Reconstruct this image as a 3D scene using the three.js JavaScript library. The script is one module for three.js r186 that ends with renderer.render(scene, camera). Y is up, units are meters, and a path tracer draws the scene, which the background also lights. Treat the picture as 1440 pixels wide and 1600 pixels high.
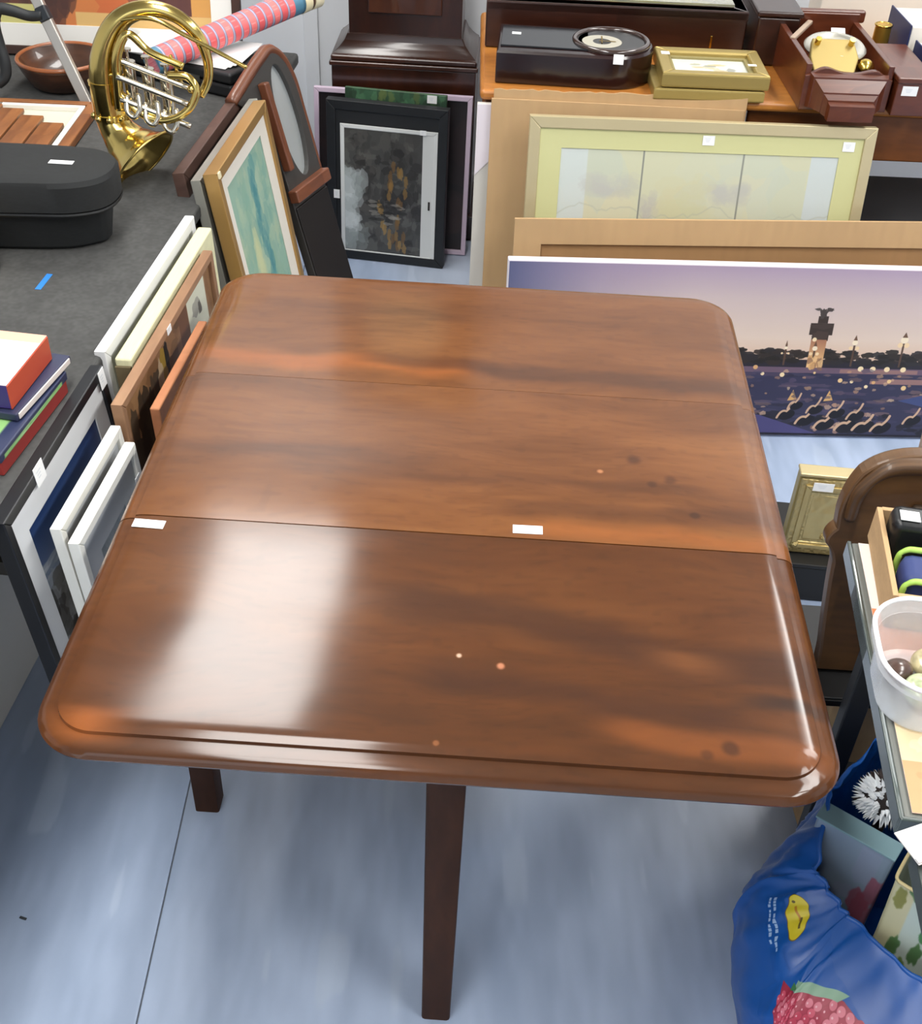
import * as THREE from 'three';
import { RoundedBoxGeometry } from 'three/addons/geometries/RoundedBoxGeometry.js';
import { mergeGeometries, mergeVertices, toCreasedNormals } from 'three/addons/utils/BufferGeometryUtils.js';
import { RectAreaLightUniformsLib } from 'three/addons/lights/RectAreaLightUniformsLib.js';

// ------------------------------------------------------------------ camera, lights, exposure
RectAreaLightUniformsLib.init();
const scene = new THREE.Scene();
scene.background = new THREE.Color().setRGB(0.4, 0.45, 0.5);
const camera = new THREE.PerspectiveCamera(46.77, 1440 / 1600, 0.05, 40);
camera.position.set(0.0357, 1.6935, 1.3324);
{
  const right = new THREE.Vector3(0.99785, 0.03683, -0.05424);
  const up = new THREE.Vector3(-0.06279, 0.77494, -0.6289);
  const back = new THREE.Vector3(0.01887, 0.63096, 0.77559);
  camera.quaternion.setFromRotationMatrix(new THREE.Matrix4().makeBasis(right, up, back));
}
const renderer = new THREE.WebGLRenderer({ antialias: true });
renderer.toneMapping = THREE.LinearToneMapping;
renderer.toneMappingExposure = 1.32;
renderer.shadowMap.enabled = true;
const PANEL_LIGHT = 11.5;                 // luminance of every ceiling panel
const PANEL_GLOW = 1.5;                   // what the eye sees of the diffuser itself
const PANEL_COLOR = new THREE.Color(1.0, 0.985, 0.95);
const PANELS = [[-0.785, -1.62], [1.66, -1.62], [-0.52, 0.10], [1.66, 0.10], [-0.52, 1.32], [1.66, 1.55]];
const DAY_LIGHT = 1.0;                    // daylight through the glazed shop front behind the camera
const DAY_COLOR = new THREE.Color(0.80, 0.90, 1.0);
const SHOP = { x0: -2.9, x1: -0.5, y0: 1.25, y1: 2.5 };
const CEIL = 2.7, PW = 0.52, PL = 1.18;

// ------------------------------------------------------------------ random, noise
function rng(seed) { let s = seed >>> 0; return () => { s = (s + 0x6D2B79F5) >>> 0; let t = s; t = Math.imul(t ^ (t >>> 15), t | 1); t ^= t + Math.imul(t ^ (t >>> 7), t | 61); return ((t ^ (t >>> 14)) >>> 0) / 4294967296; }; }
const PERM = (() => { const r = rng(77), a = new Float32Array(65536); for (let i = 0; i < a.length; i++) a[i] = r(); return a; })();
function vnoise(x, y) {
  const xi = Math.floor(x), yi = Math.floor(y), fx = x - xi, fy = y - yi;
  const u = fx * fx * (3 - 2 * fx), v = fy * fy * (3 - 2 * fy);
  const h = (a, b) => PERM[((a * 73 + b * 3571) % 65536 + 65536) % 65536];
  const a = h(xi, yi), b = h(xi + 1, yi), c = h(xi, yi + 1), d = h(xi + 1, yi + 1);
  return a + (b - a) * u + (c - a) * v + (a - b - c + d) * u * v;
}
function fbm(x, y, o = 4) { let s = 0, a = 0.5, n = 0; for (let i = 0; i < o; i++) { s += a * vnoise(x, y); n += a; a *= 0.5; x = x * 2.03 + 11.3; y = y * 2.03 + 5.7; } return s / n; }
const clamp = (v, a = 0, b = 1) => Math.min(b, Math.max(a, v));
const sm = (a, b, x) => { const t = clamp((x - a) / (b - a)); return t * t * (3 - 2 * t); };

// ------------------------------------------------------------------ textures, materials
function dataTex(w, h, fn, srgb = true, repeat) {
  const d = new Uint8Array(w * h * 4);
  for (let y = 0; y < h; y++) for (let x = 0; x < w; x++) {
    const c = fn(x / w, y / h), i = 4 * (y * w + x);
    d[i] = clamp(c[0], 0, 255); d[i + 1] = clamp(c[1], 0, 255); d[i + 2] = clamp(c[2], 0, 255); d[i + 3] = 255;
  }
  const t = new THREE.DataTexture(d, w, h);
  t.magFilter = THREE.LinearFilter; t.minFilter = THREE.LinearMipmapLinearFilter; t.generateMipmaps = true;
  t.wrapS = t.wrapT = THREE.RepeatWrapping;
  if (srgb) t.colorSpace = THREE.SRGBColorSpace;
  if (repeat) t.repeat.set(...repeat);
  t.needsUpdate = true; return t;
}
function canvasTex(w, h, draw) {
  const c = document.createElement('canvas'); c.width = w; c.height = h;
  draw(c.getContext('2d'), w, h);
  const t = new THREE.CanvasTexture(c); t.colorSpace = THREE.SRGBColorSpace; return t;
}
const mix3 = (a, b, t) => [a[0] + (b[0] - a[0]) * t, a[1] + (b[1] - a[1]) * t, a[2] + (b[2] - a[2]) * t];
const matCache = {};
function M(color, roughness = 0.6, extra = {}) {
  const k = color + '|' + roughness + JSON.stringify(extra);
  return matCache[k] ??= new THREE.MeshPhysicalMaterial({ color, roughness, ...extra });
}
function print(w, h, draw, roughness = 0.55, extra = {}) {
  return new THREE.MeshPhysicalMaterial({ map: canvasTex(w, h, draw), roughness, ...extra });
}
// timber: grain runs along u; tones dark, mid, light in sRGB
function timberTex(w, h, tones, o) {
  return dataTex(w, h, (u, v) => {
    const x = u * o.su, y = v * o.sv;
    const warp = (fbm(x * 1.1 + o.seed, y * 1.6 + 3, 3) - 0.5) * o.warp;
    const figure = fbm(x * 0.9 + o.seed * 3, (y + warp) * 2.6 + 9, 3);
    const band = fbm(x * 0.5 + o.seed, (y + warp) * o.bands + 20, 3);
    const fine = fbm(x * 7 + 40, (y + warp * 0.6) * o.fine + o.seed, 2);
    const pores = vnoise(x * 26, (y + warp) * o.fine * 2.2);
    let t = 0.55 * figure + 0.3 * band + 0.22 * fine - 0.04;
    t = clamp((t - 0.5) * o.contrast + 0.5);
    let c = t < 0.5 ? mix3(tones[0], tones[1], t * 2) : mix3(tones[1], tones[2], (t - 0.5) * 2);
    const p = 1 - 0.05 * sm(0.6, 0.95, pores);
    c = c.map(k => k * p);
    return o.extra ? o.extra(u, v, c) : c;
  });
}
function timber(tones, o, props = {}) {
  const opt = { su: 3, sv: 3, seed: 1, warp: 0.35, bands: 7, fine: 42, contrast: 1.6, w: 512, h: 512, ...o };
  return new THREE.MeshPhysicalMaterial({ map: timberTex(opt.w, opt.h, tones, opt), roughness: 0.4, ...props });
}

// ------------------------------------------------------------------ things and parts
const used = {};
function numbered(n) { const k = used[n] = (used[n] ?? -1) + 1; return k ? n + '_' + String(k).padStart(3, '0') : n; }
function thing(name, label, category, [x, y, z] = [0, 0, 0], turn = 0, group) {
  const o = new THREE.Group(); o.name = numbered(name); scene.add(o);
  o.position.set(x, y, z); o.rotation.order = 'YXZ'; o.rotation.y = turn; o.userData = { label, category };
  if (group) o.userData.group = group;
  return o;
}
function part(parent, name, geo, mat, pos, rot, label) {
  const m = new THREE.Mesh(Array.isArray(geo) ? merge(geo) : geo, mat);
  m.name = name; m.castShadow = m.receiveShadow = true;
  if (pos) m.position.set(...pos);
  if (rot) m.rotation.set(...rot);
  if (label) m.userData.label = label;
  parent.add(m); return m;
}
function structure(name, parent = scene) { const g = new THREE.Group(); g.name = name; g.userData.kind = 'structure'; parent.add(g); return g; }
function merge(list) {
  const flat = list.map(g => { const h = g.index ? g.toNonIndexed() : g; for (const k of Object.keys(h.attributes)) if (!['position', 'normal', 'uv'].includes(k)) h.deleteAttribute(k); return h; });
  return mergeGeometries(flat);
}
const T = (g, x = 0, y = 0, z = 0, rx = 0, ry = 0, rz = 0) => { g.applyMatrix4(new THREE.Matrix4().compose(new THREE.Vector3(x, y, z), new THREE.Quaternion().setFromEuler(new THREE.Euler(rx, ry, rz)), new THREE.Vector3(1, 1, 1))); return g; };
const box = (w, h, d, r = 0.002, x = 0, y = 0, z = 0) => T(new RoundedBoxGeometry(w, h, d, 1, Math.min(r, w / 2.1, h / 2.1, d / 2.1)), x, y, z);
// box with uv in metres on its large faces, so that grain keeps its size (grain along the longest side)
function ubox(w, h, d, r = 0.002, x = 0, y = 0, z = 0) {
  const g = box(w, h, d, r).toNonIndexed(), p = g.attributes.position, n = g.attributes.normal, uv = g.attributes.uv, s = [w, h, d];
  const long = s.indexOf(Math.max(...s));
  for (let i = 0; i < p.count; i++) {
    const q = [p.getX(i), p.getY(i), p.getZ(i)], m = [Math.abs(n.getX(i)), Math.abs(n.getY(i)), Math.abs(n.getZ(i))];
    const ax = m.indexOf(Math.max(...m)), rest = [0, 1, 2].filter(k => k !== ax).sort((a, b) => (b === long) - (a === long));
    uv.setXY(i, q[rest[0]] + 0.37 * (x + z), q[rest[1]] + 0.71 * (y + x));
  }
  return T(g, x, y, z);
}
function shapeOf(pts) { const s = new THREE.Shape(); pts.forEach(([x, y], i) => i ? s.lineTo(x, y) : s.moveTo(x, y)); s.closePath(); return s; }
function prism(pts, depth, bevel = 0.002, holes = []) {
  const s = pts instanceof THREE.Shape ? pts : shapeOf(pts);
  for (const h of holes) s.holes.push(new THREE.Path(h.map(p => new THREE.Vector2(...p))));
  const g = new THREE.ExtrudeGeometry(s, { depth: depth - 2 * bevel, bevelEnabled: bevel > 0, bevelThickness: bevel, bevelSize: bevel, bevelOffset: -bevel, bevelSegments: 2, curveSegments: 10, steps: 1 });
  return g.translate(0, 0, bevel);
}
const lathe = (pts, seg = 32) => new THREE.LatheGeometry(pts.map(p => new THREE.Vector2(...p)), seg);
const V = a => new THREE.Vector3(...a);
// tube whose radius changes along its path
function sweep(path, radii, { seg = 48, ring = 14, closed = false, caps = true } = {}) {
  const curve = new THREE.CatmullRomCurve3(path.map(V), closed, 'centripetal');
  const fr = curve.computeFrenetFrames(seg, closed), pos = [], uv = [], idx = [];
  const R = t => { const k = t * (radii.length - 1), i = Math.min(Math.floor(k), radii.length - 2), f = k - i; return radii.length === 1 ? radii[0] : radii[i] + (radii[i + 1] - radii[i]) * f; };
  for (let i = 0; i <= seg; i++) {
    const c = curve.getPoint(i / seg), r = R(i / seg);
    for (let j = 0; j <= ring; j++) {
      const a = j / ring * Math.PI * 2, n = fr.normals[i].clone().multiplyScalar(Math.cos(a)).addScaledVector(fr.binormals[i], Math.sin(a));
      pos.push(c.x + n.x * r, c.y + n.y * r, c.z + n.z * r); uv.push(i / seg, j / ring);
    }
  }
  for (let i = 0; i < seg; i++) for (let j = 0; j < ring; j++) { const a = i * (ring + 1) + j, b = a + ring + 1; idx.push(a, a + 1, b, b, a + 1, b + 1); }
  if (caps && !closed) for (const i of [0, seg]) {
    const c = curve.getPoint(i / seg), k = pos.length / 3; pos.push(c.x, c.y, c.z); uv.push(0.5, 0.5);
    for (let j = 0; j < ring; j++) { const a = i * (ring + 1) + j; i ? idx.push(k, a, a + 1) : idx.push(k, a + 1, a); }
  }
  const g = new THREE.BufferGeometry();
  g.setAttribute('position', new THREE.Float32BufferAttribute(pos, 3)); g.setAttribute('uv', new THREE.Float32BufferAttribute(uv, 2)); g.setIndex(idx);
  g.computeVertexNormals(); return g;
}
function roundRect(w, d, r, n = 6) {            // outline in the x,z plane
  const out = [];
  for (const [cx, cz, a0] of [[w / 2 - r, d / 2 - r, 0], [-w / 2 + r, d / 2 - r, 1], [-w / 2 + r, -d / 2 + r, 2], [w / 2 - r, -d / 2 + r, 3]])
    for (let i = 0; i <= n; i++) { const a = (a0 + i / n) * Math.PI / 2; out.push([cx + r * Math.cos(a), cz + r * Math.sin(a)]); }
  return out;
}
// rings: list of outlines (same length) of [x,y,z]; joined by strips, optionally capped (uv in metres)
function loft(rings, capA = true, capB = true, crease = 0.6, uvScale) {
  const n = rings[0].length, pos = [], uv = [], idx = [];
  rings.forEach((r, k) => { for (let j = 0; j <= n; j++) { const p = r[j % n]; pos.push(...p); uv.push(...(uvScale ? uvScale(p, j / n, k / (rings.length - 1)) : [j / n, k / (rings.length - 1)])); } });
  for (let k = 0; k + 1 < rings.length; k++) for (let j = 0; j < n; j++) { const a = k * (n + 1) + j, b = a + n + 1; idx.push(a, b, a + 1, b, b + 1, a + 1); }
  const cap = (r, flip) => {
    const base = pos.length / 3; r.forEach(p => { pos.push(...p); uv.push(...(uvScale ? uvScale(p, 0, 0) : [p[0], p[2]])); });
    for (const t of THREE.ShapeUtils.triangulateShape(r.map(p => new THREE.Vector2(p[0], p[2])), [])) flip ? idx.push(base + t[0], base + t[2], base + t[1]) : idx.push(base + t[0], base + t[1], base + t[2]);
  };
  if (capA) cap(rings[0], false);
  if (capB) cap(rings[rings.length - 1], true);
  const g = new THREE.BufferGeometry();
  g.setAttribute('position', new THREE.Float32BufferAttribute(pos, 3)); g.setAttribute('uv', new THREE.Float32BufferAttribute(uv, 2)); g.setIndex(idx);
  g.computeVertexNormals();
  return crease ? toCreasedNormals(g, crease) : g;
}
const R = THREE.MathUtils.degToRad;

// ------------------------------------------------------------------ shared materials
const MAHOG = [[58, 27, 15], [96, 52, 31], [132, 78, 46]];
const DARKW = [[30, 14, 9], [46, 22, 14], [66, 34, 22]];
const REDW = [[58, 23, 10], [92, 43, 22], [120, 64, 38]];
const PINE = [[158, 94, 36], [190, 122, 52], [212, 148, 76]];
const matDark = timber(DARKW, { seed: 4, w: 256, h: 256 }, { roughness: 0.3, clearcoat: 0.4, clearcoatRoughness: 0.2 });
const matClock = timber([[34, 15, 8], [52, 25, 14], [74, 38, 22]], { seed: 5, w: 256, h: 256 }, { roughness: 0.28, clearcoat: 0.5, clearcoatRoughness: 0.15 });
const matRed = timber(REDW, { seed: 6, w: 256, h: 256 }, { roughness: 0.32, clearcoat: 0.5, clearcoatRoughness: 0.2 });
const matPine = timber(PINE, { seed: 7, w: 512, h: 512, bands: 9 }, { roughness: 0.4, clearcoat: 0.3, clearcoatRoughness: 0.3 });
const matBrass = M('#d8b85c', 0.2, { metalness: 1 });
const matTag = print(64, 32, (c, w, h) => { c.fillStyle = '#f3f4f4'; c.fillRect(0, 0, w, h); c.fillStyle = '#d9dde2'; for (let i = 0; i < 3; i++) c.fillRect(12 + 3 * i, 9 + 5 * i, 30 - 6 * i, 2); }, 0.6);
const matGlass = M('#ffffff', 0.05, { transmission: 1, thickness: 0, ior: 1.5 });
const tag = (parent, x, y, z, w = 0.03, h = 0.018, rot = [0, 0, 0]) => part(parent, 'price_tag', new THREE.BoxGeometry(w, h, 0.0008), matTag, [x, y, z], rot);
const cardTex = dataTex(256, 256, (u, v) => { const n = fbm(u * 6, v * 6, 4), f = vnoise(u * 90, v * 14); const k = 0.93 + 0.1 * n + 0.03 * f; return [190 * k, 156 * k, 114 * k]; });
const matCard = new THREE.MeshPhysicalMaterial({ map: cardTex, roughness: 0.85 });
const matCardEdge = M('#b8925f', 0.9);

// ------------------------------------------------------------------ the room
const X0 = -3.2, X1 = 3.4, Z0 = -2.4, Z1 = 3.6;
{
  const floor = structure('floor');
  part(floor, 'subfloor', new THREE.BoxGeometry(X1 - X0, 0.1, Z1 - Z0), M('#737a84', 0.9), [(X0 + X1) / 2, -0.054, (Z0 + Z1) / 2]);
  const vinylTex = dataTex(1600, 1600, (u, v) => { u *= 3.5; v *= 3.5;
    // marbled sheet vinyl: blue-grey streaks that run along the sheet
    const a = fbm(u * 9 + 0.6 * fbm(v * 5, u * 6, 2), v * 3.2, 4), b = fbm(u * 46 + 7, v * 9 + 3, 3), c = vnoise(u * 150, v * 40), d = fbm(u * 3 + 31, v * 3 + 8, 3);
    const t = clamp(0.5 + 1.15 * (a - 0.5) + 0.55 * (b - 0.5) + 0.16 * (c - 0.5));
    let q = mix3([140, 156, 182], [192, 208, 234], t);
    q = mix3(q, [168, 174, 184], 0.5 * sm(0.5, 0.72, d));
    const scuff = sm(0.80, 0.88, vnoise(u * 70 + 9, v * 12)) * 0.25;
    return mix3(q, [210, 222, 236], scuff);
  });
  const bump = dataTex(256, 256, (u, v) => { const k = 128 + 90 * (fbm(u * 16, v * 16, 3) - 0.5); return [k, k, k]; }, false);
  const vinyl = new THREE.MeshPhysicalMaterial({ map: vinylTex, roughness: 0.36, bumpMap: bump, bumpScale: 0.0006 });
  const seams = [X0, -2.43, -0.434, 1.566, X1];
  for (let i = 0; i < 4; i++) {
    const w = (seams[i + 1] - seams[i]) * Math.cos(R(3)) - 0.0024, g = box(w, 0.004, Z1 - Z0 + 0.4, 0.001), p = g.attributes.position, uv = g.attributes.uv;
    for (let k = 0; k < p.count; k++) uv.setXY(k, (p.getX(k) + (seams[i] + seams[i + 1]) / 2 - X0) / 7, (p.getZ(k) + 3.3) / 7);
    part(floor, 'vinyl_sheet', g, vinyl, [(seams[i] + seams[i + 1]) / 2, -0.002, 0.3], [0, R(3), 0]);
  }
  const wallMat = new THREE.MeshPhysicalMaterial({ map: dataTex(128, 128, (u, v) => { const k = 0.97 + 0.05 * fbm(u * 8, v * 8, 3); return [226 * k, 228 * k, 231 * k]; }), roughness: 0.6 });
  const wall = (name, w, d, x, z) => part(structure(name), 'wall_panel', new THREE.BoxGeometry(w, CEIL + 0.2, d), wallMat, [x, CEIL / 2, z]);
  wall('wall_back', X1 - X0 + 0.4, 0.15, (X0 + X1) / 2, Z0 - 0.075);
  const wf = structure('wall_front'), seg = (w, h, x, y) => part(wf, 'wall_panel', new THREE.BoxGeometry(w, h, 0.15), wallMat, [x, y, Z1 + 0.075]);
  seg(X1 - X0 + 0.4, SHOP.y0 + 0.1, (X0 + X1) / 2, (SHOP.y0 - 0.1) / 2); seg(X1 - X0 + 0.4, CEIL + 0.1 - SHOP.y1, (X0 + X1) / 2, (CEIL + 0.1 + SHOP.y1) / 2);
  seg(SHOP.x0 - X0 + 0.2, SHOP.y1 - SHOP.y0, (SHOP.x0 + X0 - 0.2) / 2, (SHOP.y0 + SHOP.y1) / 2); seg(X1 - SHOP.x1 + 0.2, SHOP.y1 - SHOP.y0, (X1 + 0.2 + SHOP.x1) / 2, (SHOP.y0 + SHOP.y1) / 2);
  const win = structure('window_1'), sw = SHOP.x1 - SHOP.x0, shh = SHOP.y1 - SHOP.y0, al = M('#d6d8da', 0.4);
  for (let i = 0; i <= 3; i++) part(win, 'mullion', box(0.05, shh, 0.06, 0.004), al, [SHOP.x0 + 0.025 + (sw - 0.05) * i / 3, (SHOP.y0 + SHOP.y1) / 2, Z1 + 0.08]);
  for (const y of [SHOP.y0 + 0.025, SHOP.y1 - 0.025]) part(win, 'rail', box(sw, 0.05, 0.06, 0.004), al, [(SHOP.x0 + SHOP.x1) / 2, y, Z1 + 0.08]);
  for (let i = 0; i < 3; i++) part(win, 'pane', new THREE.PlaneGeometry((sw - 0.05) / 3 - 0.05, shh - 0.1), matGlass, [SHOP.x0 + 0.025 + (sw - 0.05) * (i + 0.5) / 3, (SHOP.y0 + SHOP.y1) / 2, Z1 + 0.08]);
  wall('wall_left', 0.15, Z1 - Z0, X0 - 0.075, (Z0 + Z1) / 2);
  wall('wall_right', 0.15, Z1 - Z0, X1 + 0.075, (Z0 + Z1) / 2);
  const ceil = structure('ceiling');
  part(ceil, 'ceiling_slab', new THREE.BoxGeometry(X1 - X0 + 0.4, 0.12, Z1 - Z0 + 0.4), M('#c4c1ba', 0.9), [(X0 + X1) / 2, CEIL + 0.08, (Z0 + Z1) / 2]);
  const batten = structure('trim_1');
  part(batten, 'batten', box(0.045, CEIL - 0.02, 0.012, 0.003), M('#dfe1e4', 0.5), [-0.585, CEIL / 2, Z0 + 0.006]);
  const batten2 = structure('trim_2');
  part(batten2, 'batten', box(0.045, CEIL - 0.02, 0.012, 0.003), M('#dfe1e4', 0.5), [-1.5, CEIL / 2, Z0 + 0.006]);
  const skirt = structure('baseboard_back');
  part(skirt, 'board', box(X1 - X0 - 0.02, 0.1, 0.015, 0.003), M('#dfe1e4', 0.5), [(X0 + X1) / 2, 0.051, Z0 + 0.0085]);
}
// ceiling panels (above the frame; the table top mirrors one of them)
PANELS.forEach(([x, z], i) => {
  const where = ['above the tall clock', 'above the pine desk', 'over the middle of the bench', 'over the glass-edged table', 'over the front of the bench', 'nearest the front wall on the right'][i];
  const t = thing('ceiling_light', `flush white rectangular ceiling light panel ${where}`, 'light', [x, CEIL, z]);
  const fr = [[0, -PL / 2 - 0.012, PW + 0.05, 0.026], [0, PL / 2 + 0.012, PW + 0.05, 0.026]].map(([a, b, w, d]) => box(w, 0.02, d, 0.003, a, 0.009, b))
    .concat([-1, 1].map(s => box(0.026, 0.02, PL + 0.02, 0.003, s * (PW / 2 + 0.012), 0.009, 0)));
  part(t, 'frame', fr, M('#eeeeec', 0.5));
  part(t, 'diffuser', box(PW, 0.008, PL, 0.002), new THREE.MeshStandardMaterial({ color: '#e8e8e4', emissive: PANEL_COLOR, emissiveIntensity: PANEL_GLOW, roughness: 0.5 }), [0, 0.012, 0]);
  const l = new THREE.RectAreaLight(PANEL_COLOR, PANEL_LIGHT, PW, PL);
  l.position.set(x, CEIL + 0.005, z); l.rotation.x = -Math.PI / 2; scene.add(l);
});
{
  const l = new THREE.RectAreaLight(DAY_COLOR, DAY_LIGHT, SHOP.x1 - SHOP.x0, SHOP.y1 - SHOP.y0);
  l.position.set((SHOP.x0 + SHOP.x1) / 2, (SHOP.y0 + SHOP.y1) / 2, Z1 - 0.02); scene.add(l);   // shines towards -z, into the room
}

// ------------------------------------------------------------------ the drop-leaf table
{
  const H = 0.70, W = 0.884, zB = -0.542, zJ1 = -0.188, zJ2 = 0.157, zF = 0.542, RC = 0.072;
  const t = thing('drop_leaf_table', 'polished mahogany drop-leaf table with rounded corners and moulded edge, both leaves raised', 'table', [0, 0, 0]);
  // profile from the top face to the underside: [inset, height]
  const prof = [[0.046, 0], [0.037, -0.0003], [0.030, -0.0009], [0.0245, -0.0022], [0.0237, -0.0066], [0.0215, -0.0074], [0.017, -0.0076], [0.011, -0.0090], [0.006, -0.0115], [0.002, -0.0155], [0, -0.0195], [0.001, -0.0225], [0.005, -0.025], [0.03, -0.025]];
  function slab(za, zb, ra, rb, open) {       // open: which z ends carry the moulding (-1 back, 1 front, 0 none)
    const rings = prof.map(([d, y]) => {
      const out = [], w = W / 2 - d, front = open === 1, back = open === -1;
      const z1 = front ? zb - d : zb, z0 = back ? za + d : za, rf = front ? RC - d : 0, rk = back ? RC - d : 0;
      const corner = (cx, cz, r, a0) => { if (r <= 0) { out.push([cx, y, cz]); return; } for (let i = 0; i <= 14; i++) { const a = (a0 + i / 14) * Math.PI / 2; out.push([cx + r * Math.cos(a), y, cz + r * Math.sin(a)]); } };
      const N = 6, side = (x, s, e) => { for (let i = 1; i < N; i++) out.push([x, y, s + (e - s) * i / N]); };
      corner(w - rf, z1 - rf, rf, 0); corner(-w + rf, z1 - rf, rf, 1); side(-w, z1 - rf, z0 + rk);
      corner(-w + rk, z0 + rk, rk, 2); corner(w - rk, z0 + rk, rk, 3); side(w, z0 + rk, z1 - rf);
      return out;
    });
    return loft(rings.reverse().map(r => r), true, true, 0.5, p => [(p[0] + W / 2) / W, (p[2] - za) / (zb - za)]);
  }
  const topTone = [[72, 41, 18], [108, 66, 34], [136, 88, 46]];
  const varnish = { roughness: 0.5, clearcoat: 0.85, clearcoatRoughness: 0.12, specularIntensity: 0.15 };
  const rubbed = dataTex(256, 256, (u, v) => { const k = 110 + 90 * fbm(u * 7, v * 5, 4); return [k, k, k]; }, false);
  const ripple = dataTex(256, 256, (u, v) => { const k = 128 + 200 * (fbm(u * 4, v * 9, 3) - 0.5); return [k, k, k]; }, false);
  const spots = (list) => (u, v, c) => { for (const [su, sv, r, tone, a] of list) { const q = Math.hypot((u - su) * 0.884, (v - sv) * 0.35) / r; if (q < 1.6) c = mix3(c, tone, a * (1 - sm(0.5, 1.6, q + 0.5 * (fbm(u * 40, v * 40, 2) - 0.5)))); } return c; };
  const streaks = (list) => (u, v, c) => {
    for (const [u0, u1, vc, hw, slope, tone, a] of list) {
      const wob = 0.12 * (fbm(u * 5 + vc * 9, vc * 7, 3) - 0.5), d = Math.abs(v - (vc + slope * (u - u0) + wob)) / hw;
      const e = sm(u0 - 0.03, u0 + 0.06, u) * (1 - sm(u1 - 0.06, u1 + 0.03, u));
      if (d < 1.6) c = mix3(c, tone, a * e * (1 - sm(0.2, 1.5, d + 0.9 * (fbm(u * 9, v * 14, 3) - 0.5))));
    }
    return c;
  };
  const DK = [52, 30, 20], OR = [164, 92, 42], PK = [138, 80, 56];
  const both = (a, b) => (u, v, c) => b(u, v, a(u, v, c));
  const mk = (seed, extra, bands, warp, tones = topTone) => {
    const m = timber(tones, { seed, w: 1024, h: 512, su: 2.2, sv: 1.0, bands: bands, fine: 30, warp, contrast: 1.05, extra }, varnish);
    m.clearcoatRoughnessMap = rubbed; m.clearcoatRoughness = 0.21; m.clearcoatBumpMap = null; m.bumpMap = ripple; m.bumpScale = 0.00035; return m;
  };
  const far = mk(11, streaks([[0.0, 0.52, 0.80, 0.07, 0.12, OR, 0.5], [0.30, 0.55, 0.80, 0.05, 0.1, DK, 0.45], [0.5, 1.0, 0.86, 0.06, 0.05, DK, 0.4], [0.1, 0.5, 0.35, 0.06, 0.1, DK, 0.25]]), 3.2, 0.3);
  const mid = mk(23, both(streaks([[0.0, 0.45, 0.5, 0.05, 0.1, DK, 0.22], [0.55, 1.0, 0.82, 0.05, -0.05, DK, 0.3], [0.2, 0.9, 0.62, 0.04, 0.05, DK, 0.22], [0.6, 1, 0.95, 0.05, 0, OR, 0.35]]),
    spots([[0.775, 0.46, 0.009, DK, 0.5], [0.80, 0.62, 0.006, DK, 0.45], [0.86, 0.80, 0.006, DK, 0.6], [0.83, 0.58, 0.008, DK, 0.4], [0.72, 0.55, 0.004, [190, 130, 90], 0.7]])), 3.0, 0.35);
  const near = mk(37, both(streaks([[0.40, 1.0, 0.32, 0.09, 0.42, DK, 0.55], [0.46, 0.9, 0.62, 0.06, 0.35, DK, 0.5], [0.76, 0.88, 0.50, 0.05, 0.2, [128, 78, 38], 0.5], [0.7, 1.0, 0.80, 0.05, 0.3, OR, 0.35], [0.88, 1.0, 0.69, 0.03, 0.05, [40, 26, 20], 0.7], [0.02, 0.12, 0.88, 0.06, 0.1, OR, 0.7], [0.08, 0.25, 0.55, 0.12, -0.2, DK, 0.35]]),
    spots([[0.86, 0.85, 0.008, DK, 0.6], [0.52, 0.56, 0.0028, [220, 190, 170], 0.8], [0.575, 0.59, 0.004, [196, 130, 100], 0.8], [0.83, 0.88, 0.006, DK, 0.4], [0.50, 0.9, 0.0028, [150, 96, 62], 0.6]])), 2.6, 0.5, [[50, 28, 11], [82, 46, 20], [108, 66, 31]]);
  part(t, 'leaf', slab(zB, zJ1 - 0.0012, 0, 0, -1), far, [0, H, 0]);
  part(t, 'tabletop', slab(zJ1, zJ2, 0, 0, 0), mid, [0, H + 0.0003, 0]);
  part(t, 'leaf', slab(zJ2 + 0.0012, zF, 0, 0, 1), near, [0, H, 0], [R(0.15), 0, 0]);
  const legMat = timber([[50, 28, 16], [70, 41, 25], [88, 54, 34]], { seed: 15, w: 256, h: 256 }, { roughness: 0.6, specularIntensity: 0.4 });
  // frame rails
  const xl = 0.404, zb = -0.118, zf = 0.086, rail = (w, d, x, z, h = 0.10, y = H - 0.075) => ubox(w, h, d, 0.003, x, y, z);
  part(t, 'frame', [rail(2 * xl - 0.045, 0.02, 0, zb), rail(2 * xl - 0.045, 0.02, 0, zf), rail(0.02, zf - zb - 0.045, -xl, (zb + zf) / 2), rail(0.02, zf - zb - 0.045, xl, (zb + zf) / 2)], legMat);
  const legGeo = () => { const s = [[0.044, 0.68], [0.044, 0.55], [0.041, 0.0]]; return loft(s.slice().reverse().map(([w, y]) => roundRect(w, w, 0.004, 2).map(([x, z]) => [x, y - 0.008, z])), true, true, 0.5, p => [p[1], p[0] + p[2]]); };
  for (const [x, z] of [[-xl, zf], [xl, zb]]) part(t, 'leg', legGeo(), legMat, [x, 0.008, z]);
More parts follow.
